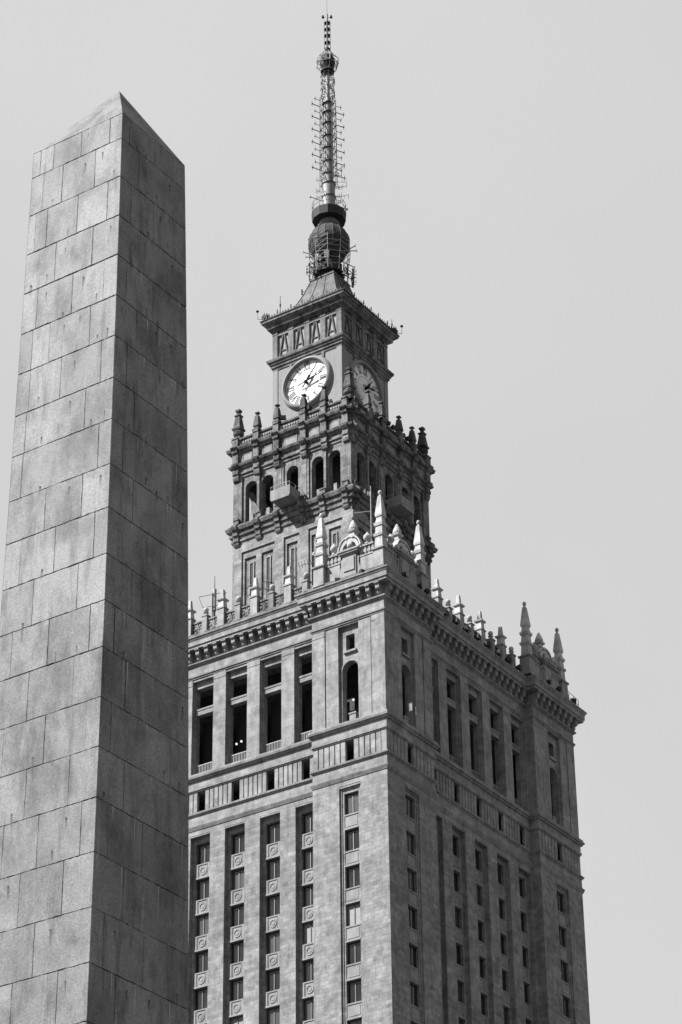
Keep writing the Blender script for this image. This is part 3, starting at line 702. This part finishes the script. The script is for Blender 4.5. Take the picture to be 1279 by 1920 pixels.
# ladder-like support columns with dipoles, on four sides
dirs = [radians(33.8+180+30), radians(33.8+30), radians(33.8+120), radians(33.8-60)]
for di, a in enumerate(dirs):
    cx, cy = cos(a), sin(a); col_ = MB(); rad = 1.15
    col_.tube((rad*cx, rad*cy, 197.0), (rad*.92*cx, rad*.92*cy, 209.2), .05)
    col_.tube((rad*.8*cx, rad*.8*cy, 197.0), (rad*.7*cx, rad*.7*cy, 209.2), .03)
    for k in range(13): col_.tube((.4*cx, .4*cy, 197.3+k*.98), (rad*cx, rad*cy, 197.3+k*.98+.1), .03)
    am('antenna_support', col_, DARKSTEEL)
    for k in range(12):
        z = 198.3+k*.95; L = (1.0 if k % 2 == 0 else .62)
        if di > 1: L *= .6
        dp = MB(); dp.tube((rad*.9*cx, rad*.9*cy, z), ((rad+L)*cx, (rad+L)*cy, z+.05), .055 if k % 2 == 0 else .04)
        e = ((rad+L)*cx, (rad+L)*cy, z+.05); px, py = -cy, cx
        dp.tube((e[0], e[1], e[2]-.38), (e[0], e[1], e[2]+.38), .03)
        dp.tube((e[0]-px*.12, e[1]-py*.12, e[2]), (e[0]+px*.12, e[1]+py*.12, e[2]), .06)
        am('dipole', dp, DARKSTEEL if k % 2 == 0 else STEEL)
# dense lower ring of long dipoles above the platform
for k in range(26):
    a = rm_.uniform(0, 2*pi); z = rm_.uniform(192.9, 198.0); L = rm_.uniform(1.3, 2.35); dp = MB()
    dp.tube((.5*cos(a), .5*sin(a), z), (L*cos(a), L*sin(a), z+rm_.uniform(-.2, .6)), .028)
    e = (L*cos(a), L*sin(a), z+.2); dp.tube((e[0], e[1], e[2]-.35), (e[0], e[1], e[2]+.35), .028)
    dp.tube((e[0]*.8-sin(a)*.3, e[1]*.8+cos(a)*.3, z+.1), (e[0]*.8+sin(a)*.3, e[1]*.8-cos(a)*.3, z+.1), .02)
    am('dipole', dp, STEEL if k % 2 else DARKSTEEL)
for a in (dirs[0], dirs[1]):
    dp = MB().tube((.6*cos(a), .6*sin(a), 193.9), (2.45*cos(a), 2.45*sin(a), 193.9), .05); dp.lathe([(193.75, .05), (193.8, .1), (194.0, .1), (194.05, .05)], 8, (2.45*cos(a), 2.45*sin(a))); am('dipole', dp, STEEL)
# slanted antenna panels under the ball
for k in range(34):
    a = k*2*pi/4.25+.3; z = 209.6+(k % 11)*.33; dp = MB(); c_, s_ = cos(a), sin(a)
    dp.tube((.25*c_, .25*s_, z), (.85*c_, .85*s_, z+.15), .03); dp.tube((.85*c_-.1*s_, .85*s_+.1*c_, z-.25), (.78*c_+.1*s_, .78*s_-.1*c_, z+.35), .045)
    am('dipole', dp, DARKSTEEL)
cage2 = MB()
for i in range(8):
    a = 2*pi*i/8; cage2.tube((.72*cos(a), .72*sin(a), 209.3), (.72*cos(a), .72*sin(a), 213.2), .022)
for z in (209.3, 210.6, 211.9, 213.2):
    for i in range(8): cage2.tube((.72*cos(2*pi*i/8), .72*sin(2*pi*i/8), z), (.72*cos(2*pi*(i+1)/8), .72*sin(2*pi*(i+1)/8), z), .022)
am('antenna_cage', cage2, DARKSTEEL)
# black ball in an angular wire cage
bz = 215.0
am('ball', MB().lathe([(bz-1.6, .3), (bz-1.45, .85), (bz-1.0, .72), (bz-.6, .85), (bz, .93), (bz+.6, .85), (bz+1.05, .6), (bz+1.4, .3)], 12), IRON)
cg = MB(); up = [(1.38*cos(2*pi*i/6+.3), 1.38*sin(2*pi*i/6+.3), bz+.35) for i in range(6)]; lo = [(x, y, bz-.45) for x, y, z in up]
tp = [(.55*cos(2*pi*i/6+.3), .55*sin(2*pi*i/6+.3), bz+1.5) for i in range(6)]; bt = [(.55*cos(2*pi*i/6+.3), .55*sin(2*pi*i/6+.3), bz-1.6) for i in range(6)]
for i in range(6):
    j = (i+1) % 6
    for p, q in ((up[i], up[j]), (lo[i], lo[j]), (up[i], lo[i]), (up[i], tp[i]), (lo[i], bt[i]), (tp[i], tp[j]), (bt[i], bt[j]), (up[i], lo[j]), (tp[i], up[j])): cg.tube(p, q, .04)
am('cage', cg, PAINTED)
am('collar', MB().lathe([(216.75, .2), (216.8, .36), (217.15, .36), (217.2, .2)], 12), IRON)
tc_ = MB()
for i in range(6):
    a = 2*pi*i/6; tc_.tube((.40*cos(a), .40*sin(a), 217.1), (.40*cos(a), .40*sin(a), 221.6), .04)
am('upper_cage', tc_, PAINTED)
for z in (218.1, 219.2, 220.2, 221.2): am('cage_ring', MB().lathe([(z, .3), (z+.01, .43), (z+.06, .43), (z+.07, .3)], 10), DARKSTEEL)
tl = MB().tube((-.5*cos(yaw), -.5*sin(yaw), 222.2), (.5*cos(yaw), .5*sin(yaw), 222.1), .03)
am('warning_lamp_arm', tl, DARKSTEEL)
for q in (-.5, .5): am('warning_lamp', MB().lathe([(222.0, .1), (222.1, .17), (222.35, .15), (222.5, .05)], 8, (q*cos(yaw), q*sin(yaw))), IRON)
am('lightning_rod', MB().tube((0, 0, 222.5), (0, 0, 228), .035, 5, .02), STEEL)

# scaffold and antenna racks round the bulb
SC = thing('scaffold', 'light tubular scaffold wrapped round the dark bulb under the spire', 'scaffold', (0, 0, 183.3))
nsc = 10
def rs(i, z): a = 2*pi*i/nsc+.2; r_ = 1.72+.33*max(0, min(1, (z-184)/2.5)); return (r_*cos(a), r_*sin(a), z-183.3)
for i in range(nsc):
    st = MB()
    zt_ = rm_.choice((187.3, 187.5, 187.9))
    zz = [183.3, 185, 186.2, 187.2, zt_]
    for a_, b_ in zip(zz[:-1], zz[1:]): 
        p_, q_ = rs(i, a_), rs(i, b_); st.tube(tuple(x*1.2 if k_ < 2 else x for k_, x in enumerate(p_)), tuple(x*1.2 if k_ < 2 else x for k_, x in enumerate(q_)), .045)
    link('standard', st.mesh('standard', PAINTED), SC)
for z in (184.0, 184.8, 185.6, 186.3, 187.0, 187.6):
    lg = MB()
    for i in range(nsc):
        if rm_.random() < .8:
            p_, q_ = rs(i, z), rs(i+1, z); lg.tube((p_[0]*1.2, p_[1]*1.2, p_[2]), (q_[0]*1.2, q_[1]*1.2, q_[2]), .035)
        if rm_.random() < .45:
            p_, q_ = rs(i, z), rs(i+1, z+.8); lg.tube((p_[0]*1.2, p_[1]*1.2, p_[2]), (q_[0]*1.2, q_[1]*1.2, q_[2]), .028)
    link('ledger', lg.mesh('ledger', PAINTED), SC)
for a in (-2.05, -1.35):
    b_ = MB().box(-.28, .28, -.15, .15, 0, 1.0); o = link('white_panel', b_.mesh('white_panel', LAMPW), SC, (1.75*cos(a+.2), 1.75*sin(a+.2), 1.5), a+.2+pi/2)
for z0_, L_, az_, dz in ((187.0, 3.15, radians(33.8), 0), (186.2, 3.3, radians(33.8-25), .5), (185.9, 3.1, radians(33.8+20), -.5), (186.4, 3.0, radians(33.8+180), .5), (185.6, 2.9, radians(33.8+200), -.1), (184.2, 2.7, radians(33.8+170), .2)):
    m_ = MB().tube((1.6*cos(az_), 1.6*sin(az_), z0_-183.3), (L_*cos(az_), L_*sin(az_), z0_+dz-183.3), .06)
    m_.tube((L_*cos(az_), L_*sin(az_), z0_+dz-183.3-.25), (L_*cos(az_), L_*sin(az_), z0_+dz-183.3+.25), .03)
    link('antenna_arm', m_.mesh('antenna_arm', PAINTED), SC)
def rack(label, az, r_, z, n, seed):
    q = random.Random(seed); R = thing('antenna_rack', label, 'antenna rack', (r_*cos(az), r_*sin(az), z), group='small antenna racks round the foot of the spire')
    fm = MB().tube((-.9*cos(az), -.9*sin(az), -1.6), (0, 0, -1.3), .06).tube((-.9*cos(az), -.9*sin(az), .3), (0, 0, .3), .06).tube((0, 0, -1.6), (0, 0, 1.0), .07)
    fm.tube((-.9*sin(az), .9*cos(az), .2), (.9*sin(az), -.9*cos(az), .2), .05).tube((-.9*sin(az), .9*cos(az), -.8), (.9*sin(az), -.9*cos(az), -.8), .05)
    link('rack_frame', fm.mesh('rack_frame', DARKSTEEL), R)
    for k in range(n):
        t_ = q.uniform(-.9, .9); zz = q.uniform(-1.5, .6); x0, y0 = -t_*sin(az), t_*cos(az)
        m_ = MB().tube((x0, y0, zz-.35), (x0, y0, zz+.35), q.choice((.05, .09, .12)), 7).tube((x0, y0, zz), (x0+.35*cos(az), y0+.35*sin(az), zz), .035)
        link('aerial', m_.mesh('aerial', q.choice((DARKSTEEL, IRON, STEEL))), R)
rack('dark antenna rack on the right flank of the spire foot', radians(33.8+5), 2.7, 183.6, 11, 1)
rack('dense antenna rack on the lower right of the spire foot', radians(33.8-40), 2.7, 182.9, 10, 2)
rack('antenna rack facing left beside the white scaffold', radians(33.8+180), 2.3, 184.4, 9, 3)
rack('antenna rack on the front left corner of the spire foot', radians(33.8+225), 2.1, 184.4, 7, 4)
SA = thing('side_antenna', 'small dark antenna on an arm left of the sheet metal roof', 'antenna', (-3.15*cos(yaw), -3.15*sin(yaw), 181.3))
link('arm', MB().tube((0, 0, 0), (1.0*cos(yaw), 1.0*sin(yaw), .2), .04).mesh('arm', DARKSTEEL), SA)
link('radiator', MB().tube((0, 0, -.4), (0, 0, .35), .09, 7).mesh('radiator', IRON), SA)

# rods on the crown corners
def rod(name, label, x, y, z, h, mat=IRON, lamp=None):
    R = thing(name, label, 'lightning rod', (x, y, z)); link('rod', MB().tube((0, 0, 0), (0, 0, h), .045, 6, .03).mesh('rod', mat), R)
    link('insulator', MB().lathe([(h*.45, .04), (h*.5, .09), (h*.6, .09), (h*.65, .04)], 8).mesh('insulator', mat), R)
    link('foot', MB().sq([(0, .16), (.3, .1)]).mesh('foot', mat), R)
rod('lightning_rod', 'tall lightning rod on the left part of the clock tower cornice', -3.2, -5.2, 176.1, 2.9)
rod('lightning_rod', 'short lightning rod on the right corner of the clock tower cornice', 5.1, 5.0, 176.6, 1.7)
def aviation(label, x, y, z, out):
    R = thing('warning_light', label, 'warning light', (x, y, z)); 
    link('arm', MB().tube((0, 0, 0), (out[0]*.8, out[1]*.8, 0), .035).tube((out[0]*.8, out[1]*.8, 0), (out[0]*.8, out[1]*.8, .9), .03).mesh('arm', STEEL), R)
    link('lamp', MB().lathe([(.9, .1), (1.0, .18), (1.12, .14)], 8, (out[0]*.8, out[1]*.8)).mesh('lamp', IRON), R)
aviation('warning light sticking out past the left corner of the crown cornice', -5.3, -5.3, 176.5, (-.7, -.7))
aviation('warning light sticking out past the right corner of the crown cornice', 5.3, 5.3, 176.5, (.7, .7))

# ------------------------------------------------------------------ floodlights on the clock terrace
def flood(label, x, y, z, rz, s=1.):
    R = thing('floodlight', label, 'floodlight', (x, y, z), rz, group='floodlights along the stone parapets')
    link('housing', MB().hexa([(-.28, -.25, .25), (.28, -.25, .25), (.2, .2, .35), (-.2, .2, .35), (-.28, -.3, .7), (.28, -.3, .7), (.2, .2, .6), (-.2, .2, .6)]).mesh('housing', IRON), R)
    link('stand', MB().fb(-.3, -.24, -.05, .05, 0, .5).fb(.24, .3, -.05, .05, 0, .5).fb(-.3, .3, -.1, .1, -.05, 0).mesh('stand', IRON), R)
    R.scale = (s, s, s)
zf = 159.97
flood('floodlight left of the white clock face, beside the second finial', -1.0, -A-.05, zf, .6)
flood('floodlight below the bright clock face, right of the third finial', 2.45, -A-.05, zf, -.4)
flood('small floodlight just right of the fourth finial', 5.2, -A-.05, zf, .2, .7)
for j, (u, nme) in enumerate(((-.4, 'floodlight beside the second finial on the shaded parapet'), (.55, 'floodlight left of the third finial on the shaded parapet'), (2.6, 'floodlight right of the third finial on the shaded parapet'), (3.3, 'floodlight in the middle of the shaded parapet'), (-2.6, 'floodlight nearest the shaded clock on the parapet'))):
    flood(nme, A+.05, u, zf, 1.2+.3*j, .9)

# ------------------------------------------------------------------ antennas on the main roof
RA = thing('roof_antenna', 'thick white cylinder antenna with a thin whip on the left roof parapet', 'antenna', (-4.7, -14.6, 131.2))
link('base_pole', MB().tube((0, 0, 0), (0, 0, 3.6), .12, 8).mesh('base_pole', DARKSTEEL), RA)
link('radome', MB().tube((0, 0, 3.6), (0, 0, 6.1), .21, 12).mesh('radome', PAINTED), RA)
link('whip', MB().tube((0, 0, 6.1), (0, 0, 7.7), .05, 6, .03).mesh('whip', DARKSTEEL), RA)
def wireframe(label, x, y, z, w, h, az, skew=.0):
    R = thing('wire_antenna', label, 'antenna', (x, y, z), az, group='wire frame antennas behind the roof parapet')
    pts = [(-w, 0, 0), (-w*.7, 0, -h), (w*.7, 0, -h), (w, 0, 0)]
    fm = MB()
    for a, b in zip(pts, pts[1:]): fm.tube(a, b, .035)
    fm.tube(pts[3], pts[0], .035)
    link('wire_frame', fm.mesh('wire_frame', DARKSTEEL), R)
    link('mast', MB().tube((0, .05, -h-2.6), (0, .05, .2), .05).mesh('mast', DARKSTEEL), R)
wireframe('wide wire frame antenna around the white cylinder antenna', -4.75, -14.9, 136.6, 1.5, 1.35, .25)
wireframe('wire frame antenna left of the third parapet finial', -.3, -14.6, 136.3, .7, 1.0, -.5)
wireframe('wire frame antenna right of the third parapet finial', 2.0, -14.6, 136.0, .6, .9, .9)
YG = thing('yagi_antenna', 'dark comb shaped antenna beside the leftmost tall white pinnacle', 'antenna', (9.1, -16.7, 131.0))
link('mast', MB().tube((0, 0, 0), (0, 0, 4.7), .05).mesh('mast', DARKSTEEL), YG)
link('boom', MB().tube((-1.7, -.2, 4.0), (0, 0, 4.0), .04).mesh('boom', DARKSTEEL), YG)
for k in range(5): link('element', MB().tube((-1.6+k*.35, -.2, 3.65), (-1.75+k*.35, -.2, 4.4), .03).mesh('element', DARKSTEEL), YG)
link('junction_ball', MB().lathe([(4.6, .05), (4.7, .2), (4.9, .22), (5.1, .1)], 10).mesh('junction_ball', PAINTED), YG)
WH_ = thing('whip_antenna', 'thin white pole antenna with side arm behind the tallest white pinnacle', 'antenna', (15.2, -15.6, 131.0))
link('pole', MB().tube((0, 0, 0), (0, 0, 11.2), .07, 6, .05).mesh('pole', PAINTED), WH_)
link('side_arm', MB().tube((0, 0, 8.3), (-1.9, -.4, 8.5), .04).mesh('side_arm', PAINTED), WH_)
link('side_element', MB().tube((-1.9, -.4, 8.0), (-1.9, -.4, 8.9), .1, 8).mesh('side_element', PAINTED), WH_)
HR = thing('handrail', 'curved light metal handrail on the far right corner of the cornice', 'handrail', (H+.7, H-1.2, 130.3))
for k in range(4): link('rail_post', MB().tube((0, -1.5+k*1.0, 0), (0, -1.5+k*1.0, 1.1), .04).mesh('rail_post', PAINTED), HR)
for z in (.55, 1.1): link('rail', MB().tube((0, -1.5, z+.3*(z > 1)), (0, 1.5, z), .035).mesh('rail', PAINTED), HR)
flood('floodlight on the cornice at the far right corner', H+.55, H-.6, 130.4, .8, 1.1)

# ------------------------------------------------------------------ granite obelisk in the foreground
OB = thing('granite_obelisk', 'tall plain granite obelisk with pyramid top and stained slabs, left of the tower', 'obelisk', (122.7, -186.9, 0))
OL = Vector((122.7, -186.9, 0))
def pv(c, z):
    r = 0
    for a in c: r = r*z+a
    return r
cx_ = (-2.83154515e-03, 8.69331703e-02, 1.22969629e+02); cy_ = (2.72398623e-03, -8.20540929e-02, -1.87098068e+02)
wl_ = (-.0126506, 1.71644153); wr_ = (-.03488783, 2.0880452)
zs = [23.1]+[22.68-.6*k for k in range(20)]
cor = [2.0, 3.0, 1.2, -.8, -1.5, -3.0, -2.2, -3.0, 0, -2.2, .3, -.3, .8, 2.5, 1.6, 2.7, 3.8, 1.4, 0, 0, -3.]
zs = [z+c/122*1 for z, c in zip(zs, cor)]
def cs4(z):                                         # near, left, rear, right corners at a height
    zz = max(z, 8.0); x, y, a, b = pv(cx_, zz), pv(cy_, zz), pv(wl_, zz), pv(wr_, zz)
    if z < 8.0: s = (8.0-z)*.012; x += s; y -= s; a += 2*s; b += 2*s
    return [Vector((x, y, z)), Vector((x-a, y, z)), Vector((x-a, y+b, z)), Vector((x, y+b, z))]
J = {0: [0.132, 0.449, 0.76, 0.91], 1: [0.284, 0.645, 0.861], 2: [0.13, 0.454, 0.792, 0.919], 3: [0.273, 0.672], 4: [0.139, 0.469, 0.845], 5: [0.263, 0.684, 0.868], 6: [0.131, 0.543, 0.867], 7: [0.274, 0.879], 8: [0.124, 0.887], 9: [0.263, 0.623], 10: [0.126, 0.505, 0.842], 11: [0.264, 0.691], 12: [0.127, 0.516, 0.865], 13: [0.261, 0.68], 14: [0.122, 0.498, 0.883], 15: [0.253, 0.643], 16: [0.126, 0.506, 0.822], 17: [0.26, 0.642], 18: [0.484], 19: [0.262, 0.65], 20: [.13, .5]}
rj = random.Random(21)
zbot = zs[-1]-.62
zs2 = zs+[zbot]
core = MB(); cin = .035
def inset(ps, k): 
    c = sum(ps, Vector())/4; return [p+(c-p).normalized()*k for p in ps]
ctop, cbot = inset(cs4(zs2[0]-.004), .045), inset(cs4(zbot), .045)
rings = [inset(cs4(z), .045) for z in reversed(zs2)]; rings[-1] = [p-Vector((0, 0, .004)) for p in rings[-1]]
core.loft([[tuple(p-OL) for p in r_] for r_ in rings]); link('joint_bed', core.mesh('joint_bed', JOINT), OB)
low = MB(); zz = [0, .4, .42, 3, 6, 8, zbot-.003]
low.loft([[tuple((p-OL)+((p-sum(cs4(z), Vector())/4).normalized()*(.5 if z < .41 else 0))*1.0) for p in cs4(z)] for z in zz])
link('lower_shaft', low.mesh('lower_shaft', GRANITE), OB)
jit = random.Random(77)
def slabmesh(top, bot, s0, s1, face, proud, gv=.0015, gh=.0035, th=.15):
    a, b = face, (face+1) % 4
    ti, bi = inset(top, th), inset(bot, th)
    def pt(q, s): return q[a].lerp(q[b], s)
    L = (top[a]-top[b]).length; g0 = 0 if s0 <= 0 else gv/L; g1 = 0 if s1 >= 1 else gv/L
    nrm = (top[b]-top[a]).cross(Vector((0, 0, 1))).normalized()
    cen = sum(top, Vector())/4
    if nrm.dot(top[a]-cen) < 0: nrm = -nrm
    k = nrm*proud; gz = Vector((0, 0, gh))
    s0_, s1_ = s0+g0, s1-g1
    P8 = [pt(bot, s0_)+k+gz, pt(bot, s1_)+k+gz, pt(bi, s1_)+gz, pt(bi, s0_)+gz, pt(top, s0_)+k-gz, pt(top, s1_)+k-gz, pt(ti, s1_)-gz, pt(ti, s0_)-gz]
    def edge(p, q, n_, jig, ax):
        return [p.lerp(q, i/n_)+(ax*jit.choice((-1, 1))*jit.uniform(0, jig)*(1 if 0 < i < n_ else .3)) for i in range(n_)]
    up = Vector((0, 0, 1)); al = (P8[1]-P8[0]).normalized()
    jl, jr_ = (0 if s0 <= 0 else .0028), (0 if s1 >= 1 else .0028)
    fr_ = edge(P8[0], P8[1], 9, .0045, up)+edge(P8[1], P8[5], 6, jr_, al)+edge(P8[5], P8[4], 9, .0045, up)+edge(P8[4], P8[0], 6, jl, al)
    bk_ = [P8[3].lerp(P8[2], i/9) for i in range(9)]+[P8[2].lerp(P8[6], i/6) for i in range(6)]+[P8[6].lerp(P8[7], i/9) for i in range(9)]+[P8[7].lerp(P8[3], i/6) for i in range(6)]
    m = MB(); m.loft([[tuple(p-OL) for p in bk_], [tuple(p-OL) for p in fr_]]); return m, P8
GH = [random.Random(100+k_).choice((.0018, .0028, .0038, .005)) for k_ in range(24)]; GH[2] = .0055; GH[3] = .006; GH[4] = .0065
for n in range(len(zs2)-1):
    top, bot = cs4(zs2[n]), cs4(zs2[n+1])
    js = J.get(n, [.3, .7])
    jr = [.28, .70] if n % 2 else [.14, .50, .80]
    jr = [min(.95, max(.05, x+rj.uniform(-.03, .03))) for x in jr]
    for face, jj in ((0, js), (3, jr), (1, [.5]), (2, [.5])):
        ed = [0]+sorted(jj)+[1]
        if face == 3:                              # face 3 runs from the right corner to the near one
            ed = [1-x for x in ed][::-1]
        for s0, s1 in zip(ed, ed[1:]):
            m, P8 = slabmesh(top, bot, s0, s1, face, 0.0 if (s0 <= 0 or s1 >= 1) else rj.uniform(-.002, .003), rj.choice((.0004, .001, .0018, .003)), GH[n])
            o = link('stone_slab', m.mesh('stone_slab', GRANITE), OB)
            if face in (0, 3):
                bv = o.modifiers.new('worn_edges', 'BEVEL'); bv.width = .004; bv.segments = 1
            if face in (0, 3) and (s1-s0) > .2:
                for q in ((.28, .72) if (s1-s0) > .26 else (.5,)):
                    if rj.random() < (.6 if n < 9 else .3):
                        hz = rj.choice((.12, .2, .78))+rj.uniform(-.05, .05)
                        s_ = s0+(s1-s0)*(q+rj.uniform(-.08, .08))
                        a, b = face, (face+1) % 4
                        p = (bot[a].lerp(bot[b], s_)).lerp(top[a].lerp(top[b], s_), hz)
                        t_ = (top[b]-top[a]).normalized(); nr = Vector((0, -1, 0)) if face == 0 else Vector((1, 0, 0))
                        rad = rj.uniform(.006, .015); hm = MB()
                        p0 = p+nr*.0035
                        fr_ = [tuple(p0+t_*rad*cos(2*pi*i/10)+Vector((0, 0, rad*1.2*sin(2*pi*i/10)))-OL) for i in range(10)]
                        bk_ = [tuple(Vector(x)-nr*.01) for x in fr_]
                        hm.loft([bk_, fr_]); link('anchor_hole', hm.mesh('anchor_hole', JOINT), OB)
                        Ld = rj.uniform(.08, .26); Wd = rad*1.5; zd = Vector((0, 0, -1))
                        base = p+nr*.0045
                        dm2 = MB(); R8 = [base-t_*Wd, base+t_*Wd, base+t_*Wd+zd*Ld, base-t_*Wd+zd*Ld]
                        if face == 0: dl = MB().add([(-Wd, 0, -Ld), (Wd, 0, -Ld), (Wd, 0, 0), (-Wd, 0, 0)], [(0, 1, 2, 3)])
                        else: dl = MB().add([(-Wd, 0, -Ld), (Wd, 0, -Ld), (Wd, 0, 0), (-Wd, 0, 0)], [(0, 1, 2, 3)])
                        # the dirt film stands a hair proud of the slab
                        o2 = link('drip_stain', dl.mesh('drip_stain', DRIP if rj.random() < .85 or face == 0 else LIME), OB, tuple(base-OL), 0 if face == 0 else pi/2)
    # pale lime runs on the shaded side under some joints
    if n > 3 and rj.random() < .75:
        for _ in range(rj.choice((1, 2, 3, 5))):
            s_ = rj.uniform(.15, .95); p = top[0].lerp(top[3], s_)+Vector((.006, 0, -.01)); W_ = rj.uniform(.006, .018); L_ = rj.uniform(.12, .55)
            dl = MB().add([(-W_, 0, -L_), (W_, 0, -L_), (W_, 0, 0), (-W_, 0, 0)], [(0, 1, 2, 3)]); link('lime_run', dl.mesh('lime_run', LIME), OB, tuple(p-OL), pi/2)
# pyramid cap of four blocks
top = cs4(zs2[0]); c4 = sum(top, Vector())/4; apex = c4+Vector((.085, .035, 1.11))
for face in range(4):
    a, b = top[face]+Vector((0, 0, .003)), top[(face+1) % 4]+Vector((0, 0, .003)); cb = c4+Vector((0, 0, .003))
    m = MB().add([tuple(x-OL) for x in (a, b, cb, apex)], [(0, 1, 3), (1, 2, 3), (2, 0, 3), (0, 2, 1)])
    link('cap_stone', m.mesh('cap_stone', GRANITE_CAP), OB)

# ------------------------------------------------------------------ small floodlights standing on the main cornice
def cornice_lamp(label, u, d, f, k=1.):
    loc = (u, -d, 130.2) if f == 0 else (d, u, 130.2)
    flood(label, *loc, FR[f]+rm_.uniform(-.6, .6), k)
cornice_lamp('floodlight under the niche gable on the bright side of the near corner', 13.2, H+.55, 0, .9)
cornice_lamp('floodlight left of the near corner pinnacle on the bright side', 16.1, H+.6, 0, .9)
cornice_lamp('floodlight at the left foot of the leftmost tall white pinnacle', 9.3, H+.3, 0, .8)
ORD = ('first', 'second', 'third', 'fourth', 'fifth', 'sixth', 'seventh', 'eighth', 'ninth')
for k_, u in enumerate((-16.0, -13.2, -11.9)):
    cornice_lamp(ORD[k_]+' small floodlight on the shaded cornice below the near pinnacles, counted from the corner', u, H+1.0, 1, .9)
for k_, u in enumerate((-8.9, -7.2, -5.0, -3.1, -.9, 1.0, 3.1, 5.1, 7.2)):
    cornice_lamp(ORD[k_]+' floodlight in front of the shaded roof parapet, counted from the near pinnacles', u, C+1.0, 1, 1.1)
for k_, u in enumerate((11.6, 13.6)):
    cornice_lamp(('left', 'right')[k_]+' one of two floodlights on the cornice between the two far pinnacles', u, H+1.0, 1, .9)
